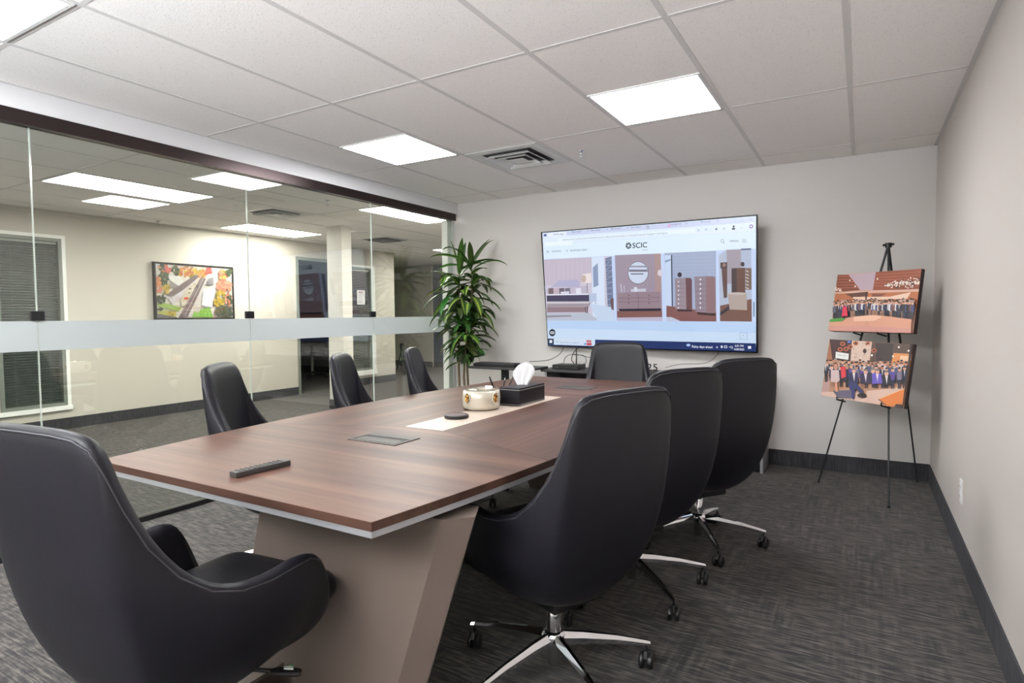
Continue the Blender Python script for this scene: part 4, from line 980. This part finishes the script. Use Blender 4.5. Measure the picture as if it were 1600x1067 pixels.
trees(1030, 330, 60, 60, 30, YEL+PNK); trees(1050, 500, 110, 90, 90, PNK); trees(1000, 620, 60, 50, 26, YEL); trees(1110, 690, 50, 80, 40, PNK+GRN); trees(980, 720, 70, 60, 40, YEL); trees(1050, 860, 120, 80, 80, GRN+[(84, 92, 84), (110, 96, 84)]); trees(1110, 300, 40, 40, 16, GRN)
for x, y in ((650, 460), (670, 500), (570, 540), (560, 600), (760, 575), (790, 480)): P.rect(x-16, y-7, x+16, y+7, rnd.choice([(60, 60, 66), (214, 210, 206), (96, 84, 80)]))
o = P.build('print', PRINT_GL, fp, 0.62); o.location = (0, -0.002, 0)
obj('backing', bx(-PW/2+e, PW/2-e, 0.0, 0.02, -PH/2+e, PH/2-e), WINBACK, fp)

# ------------------------------------------------------------------ console, keyboard desk and devices
cn = thing('console_table', 'low dark console table with grey side panel against the wall below the screen', 'console', (-1.5, 1.36, 0))
bm = BM(); box(bm, -0.93, 0.975, -0.17, 0.185, 0.700, 0.722, bev=0.002); obj('top', bm, PLASTIC2, cn)
bm = BM(); box(bm, 0.925, 0.945, -0.14, 0.18, 0.0, 0.70); obj('side_panel', bm, SILVER, cn)
bm = BM(); box(bm, -0.90, -0.88, -0.14, 0.18, 0.0, 0.70); obj('side_panel', bm, SILVER, cn)
obj('modesty_panel', bx(-0.88, 0.925, 0.14, 0.155, 0.25, 0.70), PLASTIC2, cn)
bxo = thing('storage_box', 'dark box on the floor under the right end of the console', 'box', (-0.66, 1.38, 0))
bm = BM(); box(bm, -0.09, 0.075, -0.13, 0.10, 0, 0.17, bev=0.004); obj('body', bm, PLASTIC, bxo); obj('lid', bx(-0.092, 0.077, -0.132, 0.102, 0.17, 0.185, bev=0.002), PLASTIC2, bxo)
sb = thing('network_switch', 'flat black device box with cables on the console below the screen', 'device', (-2.20, 1.34, 0.722))
bm = BM(); box(bm, -0.14, 0.11, -0.09, 0.09, 0.003, 0.040, bev=0.003); obj('body', bm, PLASTIC, sb)
bm = BM(); lathe(bm, [(0.008, 0), (0.008, -0.004), (0.002, -0.004)], 14, (-0.09, -0.09, 0.02), 'y'); obj('knob', bm, GREYM, sb)
bm = BM(); tube(bm, [(0.03, 0.06, 0.04), (0.03, 0.065, 0.10), (0.03, 0.06, 0.20)], [0.007, 0.006, 0.005], 8); obj('antenna', bm, PLASTIC, sb, True)
def cable(label, pts, r=0.0028):
    t = thing('cable', label, 'cable', pts[0], 0)
    bm = BM(); P0 = Vector(pts[0]); v = [Vector(p) for p in pts]; out = []
    for i in range(len(v)-1):
        a, b, c, d = v[max(0, i-1)], v[i], v[i+1], v[min(len(v)-1, i+2)]
        for k in range(8):
            s = k/8; out.append(0.5*((2*b)+(c-a)*s+(2*a-5*b+4*c-d)*s*s+(3*b-a-3*c+d)*s**3) - P0)
    out.append(v[-1]-P0); tube(bm, out, r, 7); o = obj('cord', bm, PLASTIC, t, True)
cable('thin dark cable hanging from the left of the screen to the keyboard desk', [(-2.33, 1.49, 0.93), (-2.37, 1.48, 0.85), (-2.45, 1.40, 0.79), (-2.56, 1.22, 0.784)])
cable('thick black cable looping from the screen down to the device box', [(-2.16, 1.50, 0.93), (-2.22, 1.47, 0.87), (-2.235, 1.44, 0.80), (-2.20, 1.42, 0.762)], 0.004)
cable('thin cable arching from the device box along the wall to the right', [(-2.30, 1.40, 0.762), (-2.30, 1.46, 0.82), (-2.22, 1.48, 0.845), (-2.05, 1.49, 0.815), (-1.85, 1.5, 0.80), (-1.6, 1.5, 0.79)])
cable('thin cable looping right of the device antenna', [(-2.22, 1.45, 0.84), (-2.12, 1.46, 0.835), (-2.09, 1.44, 0.78), (-2.11, 1.42, 0.762)])
cable('thin grey cable hanging from the screen behind the right-hand chairs', [(-0.93, 1.49, 0.91), (-0.96, 1.50, 0.86), (-1.05, 1.50, 0.80), (-1.25, 1.5, 0.785), (-1.38, 1.5, 0.75)], 0.002)
dk = thing('keyboard_desk', 'small dark side desk on a post beside the plant, holding a keyboard', 'desk', (-2.76, 1.12, 0))
bm = BM(); box(bm, -0.32, 0.36, -0.15, 0.17, 0.722, 0.742, bev=0.006); obj('top', bm, PLASTIC2, dk)
obj('post', bx(-0.03, 0.03, -0.02, 0.02, 0.02, 0.722), BLACKM, dk)
obj('foot', bx(-0.22, 0.22, -0.18, 0.18, 0.0, 0.02, bev=0.004), BLACKM, dk)
kb = thing('keyboard', 'black keyboard lying on the small side desk', 'keyboard', (-2.83, 1.10, 0.742))
bm = BM(); box(bm, -0.22, 0.22, -0.075, 0.075, 0, 0.026, bev=0.004); obj('case', bm, PLASTIC, kb)
for r in range(5):
    bm = BM()
    for c_ in range(15): box(bm, -0.205+c_*0.0275, -0.182+c_*0.0275, -0.066+r*0.0265, -0.044+r*0.0265, 0.026, 0.032)
    obj('key_row', bm, PLASTIC2, kb)
ms = thing('mouse', 'black computer mouse at the right end of the keyboard', 'mouse', (-2.555, 1.06, 0.742), 0.4)
bm = BM(); rings = []
for k, (y, w_, h_) in enumerate(((-0.055, 0.012, 0.008), (-0.045, 0.026, 0.022), (-0.01, 0.032, 0.036), (0.03, 0.030, 0.030), (0.05, 0.022, 0.018), (0.056, 0.012, 0.008))):
    rings.append([bm.verts.new((w_*math.cos(a*PI/8), y, h_*math.sin(a*PI/8))) for a in range(9)])
for p, q_ in zip(rings, rings[1:]):
    for i in range(8): bm.faces.new((p[i], p[i+1], q_[i+1], q_[i]))
    bm.faces.new((p[8], p[0], q_[0], q_[8]))
bm.faces.new(rings[0]); bm.faces.new(rings[-1]); obj('shell', bm, PLASTIC, ms, True, 60)
bm = BM(); lathe(bm, [(0.007, -0.004), (0.007, 0.004)], 14, (0, 0.03, 0.027), 'x'); obj('wheel', bm, GREYM, ms)
# black figures standing on the console behind the table
sg = thing('desk_sign', 'small black numeral sign standing on the console behind the far chair', 'sign', (-1.49, 1.49, 0.722))
P = Pic(0.12, 0.075, None)
for k, ch in enumerate('25'):
    vs, fs = text_polys(ch); bm = BM(); s_ = 0.085
    vv = [bm.verts.new((k*0.052+a*s_*1.05-0.05, 0, b*s_)) for a, b in vs]
    for f in fs:
        try: bm.faces.new([vv[i] for i in f])
        except ValueError: pass
    ge = bmesh.ops.extrude_face_region(bm, geom=bm.faces[:])['geom']
    bmesh.ops.translate(bm, verts=[g_ for g_ in ge if isinstance(g_, bmesh.types.BMVert)], vec=(0, 0.012, 0))
    obj('numeral', bm, PLASTIC, sg)

# outlet on the right wall
ou = thing('wall_outlet', 'white electrical outlet low on the right wall', 'outlet', (XR, 0.01, 0.335))
bm = BM(); box(bm, -0.006, 0, -0.036, 0.036, -0.057, 0.057, bev=0.002); obj('plate', bm, WHITEM, ou)
for z in (-0.024, 0.024):
    s = obj('socket', bx(-0.009, -0.005, -0.017, 0.017, z-0.014, z+0.014, bev=0.001), WHITEM, ou)
    bm = BM(); box(bm, -0.0093, -0.0088, -0.008, -0.006, z-0.004, z+0.006); box(bm, -0.0093, -0.0088, 0.006, 0.008, z-0.004, z+0.006); obj('slots', bm, DUCT, s)

# ------------------------------------------------------------------ plant
pl = thing('potted_plant', 'tall leafy corn plant on thin canes in the corner by the glass wall', 'plant', (-3.22, 1.15, 0))
bm = BM(); lathe(bm, [(0.13, 0.0), (0.15, 0.01), (0.185, 0.30), (0.19, 0.33), (0.178, 0.33), (0.172, 0.30), (0.002, 0.29)], 40); obj('pot', bm, POT, pl, True, 50)
bm = BM(); lathe(bm, [(0.172, 0.285), (0.172, 0.298), (0.09, 0.304), (0.002, 0.302)], 24); obj('soil', bm, SOIL, pl, True)
canes = [[(-0.07, 0.0, 0.29), (-0.085, 0.0, 0.70), (-0.075, 0.0, 1.10), (-0.06, -0.02, 1.45), (-0.04, -0.03, 1.66)],
         [(0.03, 0.01, 0.29), (0.015, 0.0, 0.70), (0.04, 0.0, 1.1), (0.075, 0.01, 1.45), (0.07, 0.01, 1.72)],
         [(0.02, -0.03, 0.29), (0.01, -0.05, 0.62), (0.03, -0.06, 0.80), (0.06, -0.07, 0.98), (0.07, -0.08, 1.15)]]
for cpts in canes:
    bm = BM(); tube(bm, cpts, [0.013, 0.012, 0.011, 0.009, 0.006], 10); obj('cane', bm, CANE, pl, True)
def leaf(bm, cl, base, az, el, L_, wd, droop, rnd):
    d = Vector((math.cos(az)*math.cos(el), math.sin(az)*math.cos(el), math.sin(el)))
    p = Vector(base); n = 9; prev = None; step = L_/n
    yel = rnd.random()
    g1 = Vector(lin((40+rnd.randint(0, 26), 68+rnd.randint(0, 34), 36))); g2 = Vector(lin((118+rnd.randint(0, 30), 158, 62))) if yel > 0.55 else g1*1.35
    tw = rnd.uniform(-0.5, 0.5)
    for i in range(n+1):
        t = i/n; hw = wd*0.5*(math.sin(PI*min(1, (t*0.9+0.10)))**0.75)*(1 if t < 0.98 else 0.1)
        if t < 0.1: hw *= 0.55
        s = d.cross(Vector((0, 0, 1)));
        s = s.normalized() if s.length > 0.05 else Vector((1, 0, 0))
        up = s.cross(d).normalized(); s2 = (s*math.cos(tw*t)+up*math.sin(tw*t)); up2 = s2.cross(d)
        def cl_(v):
            wx, wy = v.x-3.22, v.y+1.15
            if wy > 1.545: v = Vector((v.x, 1.545-1.15, v.z))
            if v.z < 0.83 and wx > -3.10: v = Vector((-3.10+3.22, v.y, v.z))
            if wx < -3.605: v = Vector((-3.605+3.22, v.y, v.z))
            return v
        row = [bm.verts.new(cl_(p-s2*hw+up2*hw*0.30)), bm.verts.new(cl_(p-s2*hw*0.3)), bm.verts.new(cl_(p+s2*hw*0.3)), bm.verts.new(cl_(p+s2*hw+up2*hw*0.30))]
        if prev:
            for k in range(3):
                f = bm.faces.new((prev[k], prev[k+1], row[k+1], row[k])); cc = g2 if k == 1 else g1
                for lp in f.loops: lp[cl] = (*cc, 1)
        prev = row; p = p + d*step; d = (d + Vector((0, 0, -droop*step*(0.4+1.6*t)))).normalized()
rnd = random.Random(17)
def foliage(bm_pts, name='foliage'):
    bm = BM(); cl = bm.loops.layers.float_color.new('Col')
    for (b, az, el, L_, wd, dr) in bm_pts: leaf(bm, cl, b, az, el, L_, wd, dr, rnd)
    me = bpy.data.meshes.new(name); bm.to_mesh(me); bm.free(); me.materials.append(LEAF)
    for p in me.polygons: p.use_smooth = True
    o = bpy.data.objects.new(name, me); COL.objects.link(o); o.parent = pl
    return o
def cane_at(c, z):
    for a, b in zip(c, c[1:]):
        if a[2] <= z <= b[2]:
            t = (z-a[2])/(b[2]-a[2]); return tuple(a[k]+(b[k]-a[k])*t for k in range(3))
    return c[-1]
for ci, (c, z0, z1, n, L0) in enumerate(((canes[0], 0.95, 1.64, 56, 0.40), (canes[1], 0.88, 1.70, 66, 0.40), (canes[2], 0.74, 1.15, 36, 0.28))):
    lst = []
    for k in range(n):
        t = k/(n-1); z = z0+(z1-z0)*t; az = k*2.399+ci*1.3 + rnd.uniform(-.3, .3)
        el = rnd.uniform(-0.45, 0.75)+0.75*max(0, (t-0.8)/0.2)
        lst.append((cane_at(c, z), az, el, L0*rnd.uniform(0.7, 1.15)*(0.72+0.28*t if ci < 2 else 1), rnd.uniform(0.056, 0.088), rnd.uniform(1.5, 7.5)*(1-0.75*max(0, (t-0.8)/0.2))))
    foliage(lst)

# ------------------------------------------------------------------ things in the hall
oc = thing('task_chair', 'dark office chair inside the unlit side room beyond the hall', 'chair', (-9.25, 4.55, 0), 2.4)
bm = rounded_slab(0.24, -0.23, 0.24, 0.44, 0.51, 0.025); obj('seat', bm, PLASTIC2, oc, True)
bm = rounded_slab(0.22, -0.03, 0.03, 0.0, 0.05, 0.02, corner=0.02); bm.free()
bm = BM(); box(bm, -0.22, 0.22, -0.30, -0.25, 0.60, 1.05, bev=0.02); obj('backrest', bm, PLASTIC2, oc, True, 40)
bm = BM(); tube(bm, [(0, -0.1, 0.44), (0, -0.30, 0.46), (0, -0.31, 0.80)], 0.018, 8); obj('back_support', bm, PLASTIC, oc, True)
for s in (-1, 1):
    bm = BM(); tube(bm, [(s*0.22, 0, 0.45), (s*0.27, 0, 0.50), (s*0.27, 0.0, 0.66)], 0.014, 8); box(bm, s*0.27-0.03, s*0.27+0.03, -0.12, 0.12, 0.66, 0.69, bev=0.008); obj('armrest', bm, PLASTIC, oc)
bm = BM(); tube(bm, [(0, 0, 0.06), (0, 0, 0.44)], 0.026, 12); obj('column', bm, pmat('pale_column', (190, 188, 180), 0.5), oc, True)
for k in range(5):
    a = 2*PI*k/5+0.4; ca, sa = math.cos(a), math.sin(a)
    bm = BM(); tube(bm, [(0.02*ca, 0.02*sa, 0.11), (0.31*ca, 0.31*sa, 0.075)], [0.024, 0.015], 8); obj('base_leg', bm, PLASTIC, oc, True)
    cb = caster_bm(); bmesh.ops.translate(cb, verts=cb.verts, vec=(0.31*ca, 0.31*sa, 0)); obj('caster', cb, PLASTIC, oc, True, 40)
nt_ = thing('notice_sheet', 'white notice sheet with red heading on the narrow hall window', 'notice', (XF+0.014, 4.06, 1.53))
obj('sheet', bx(-0.001, 0.001, -0.09, 0.10, -0.12, 0.13), PAPER, nt_)
bm = BM()
for k in range(6): box(bm, 0.001, 0.0014, -0.06, 0.06-(k % 3)*0.02, 0.06-k*0.03, 0.066-k*0.03)
obj('lines', bm, GREYM, nt_); obj('heading', bx(0.001, 0.0014, -0.05, 0.05, 0.085, 0.10), pmat('red_ink', (176, 50, 44), 0.6), nt_)
hd = thing('leaflet_holder', 'dark leaflet holder beside the notice on the narrow hall window', 'holder', (XF+0.014, 3.90, 1.45))
obj('tray', bx(0, 0.03, -0.05, 0.05, -0.20, -0.14), PLASTIC2, hd); obj('back', bx(0, 0.004, -0.05, 0.05, -0.14, 0.17), GREYM, hd)
ds = thing('folding_stand', 'thin black folding stand at the corner of the far hall wall', 'stand', (-7.95, 5.75, 0))
bm = BM(); tube(bm, [(-0.22, 0.0, 0.0), (-0.05, 0.05, 0.62)], 0.014, 8); obj('leg', bm, BLACKM, ds, True)
bm = BM(); tube(bm, [(0.02, 0.0, 0.0), (-0.12, 0.05, 0.62)], 0.014, 8); obj('leg', bm, BLACKM, ds, True)
bm = BM(); tube(bm, [(-0.18, 0.28, 0.0), (-0.08, 0.06, 0.62)], 0.014, 8); obj('leg', bm, BLACKM, ds, True)
obj('joint', bx(-0.11, -0.05, 0.03, 0.07, 0.61, 0.65, bev=0.004), BLACKM, ds)
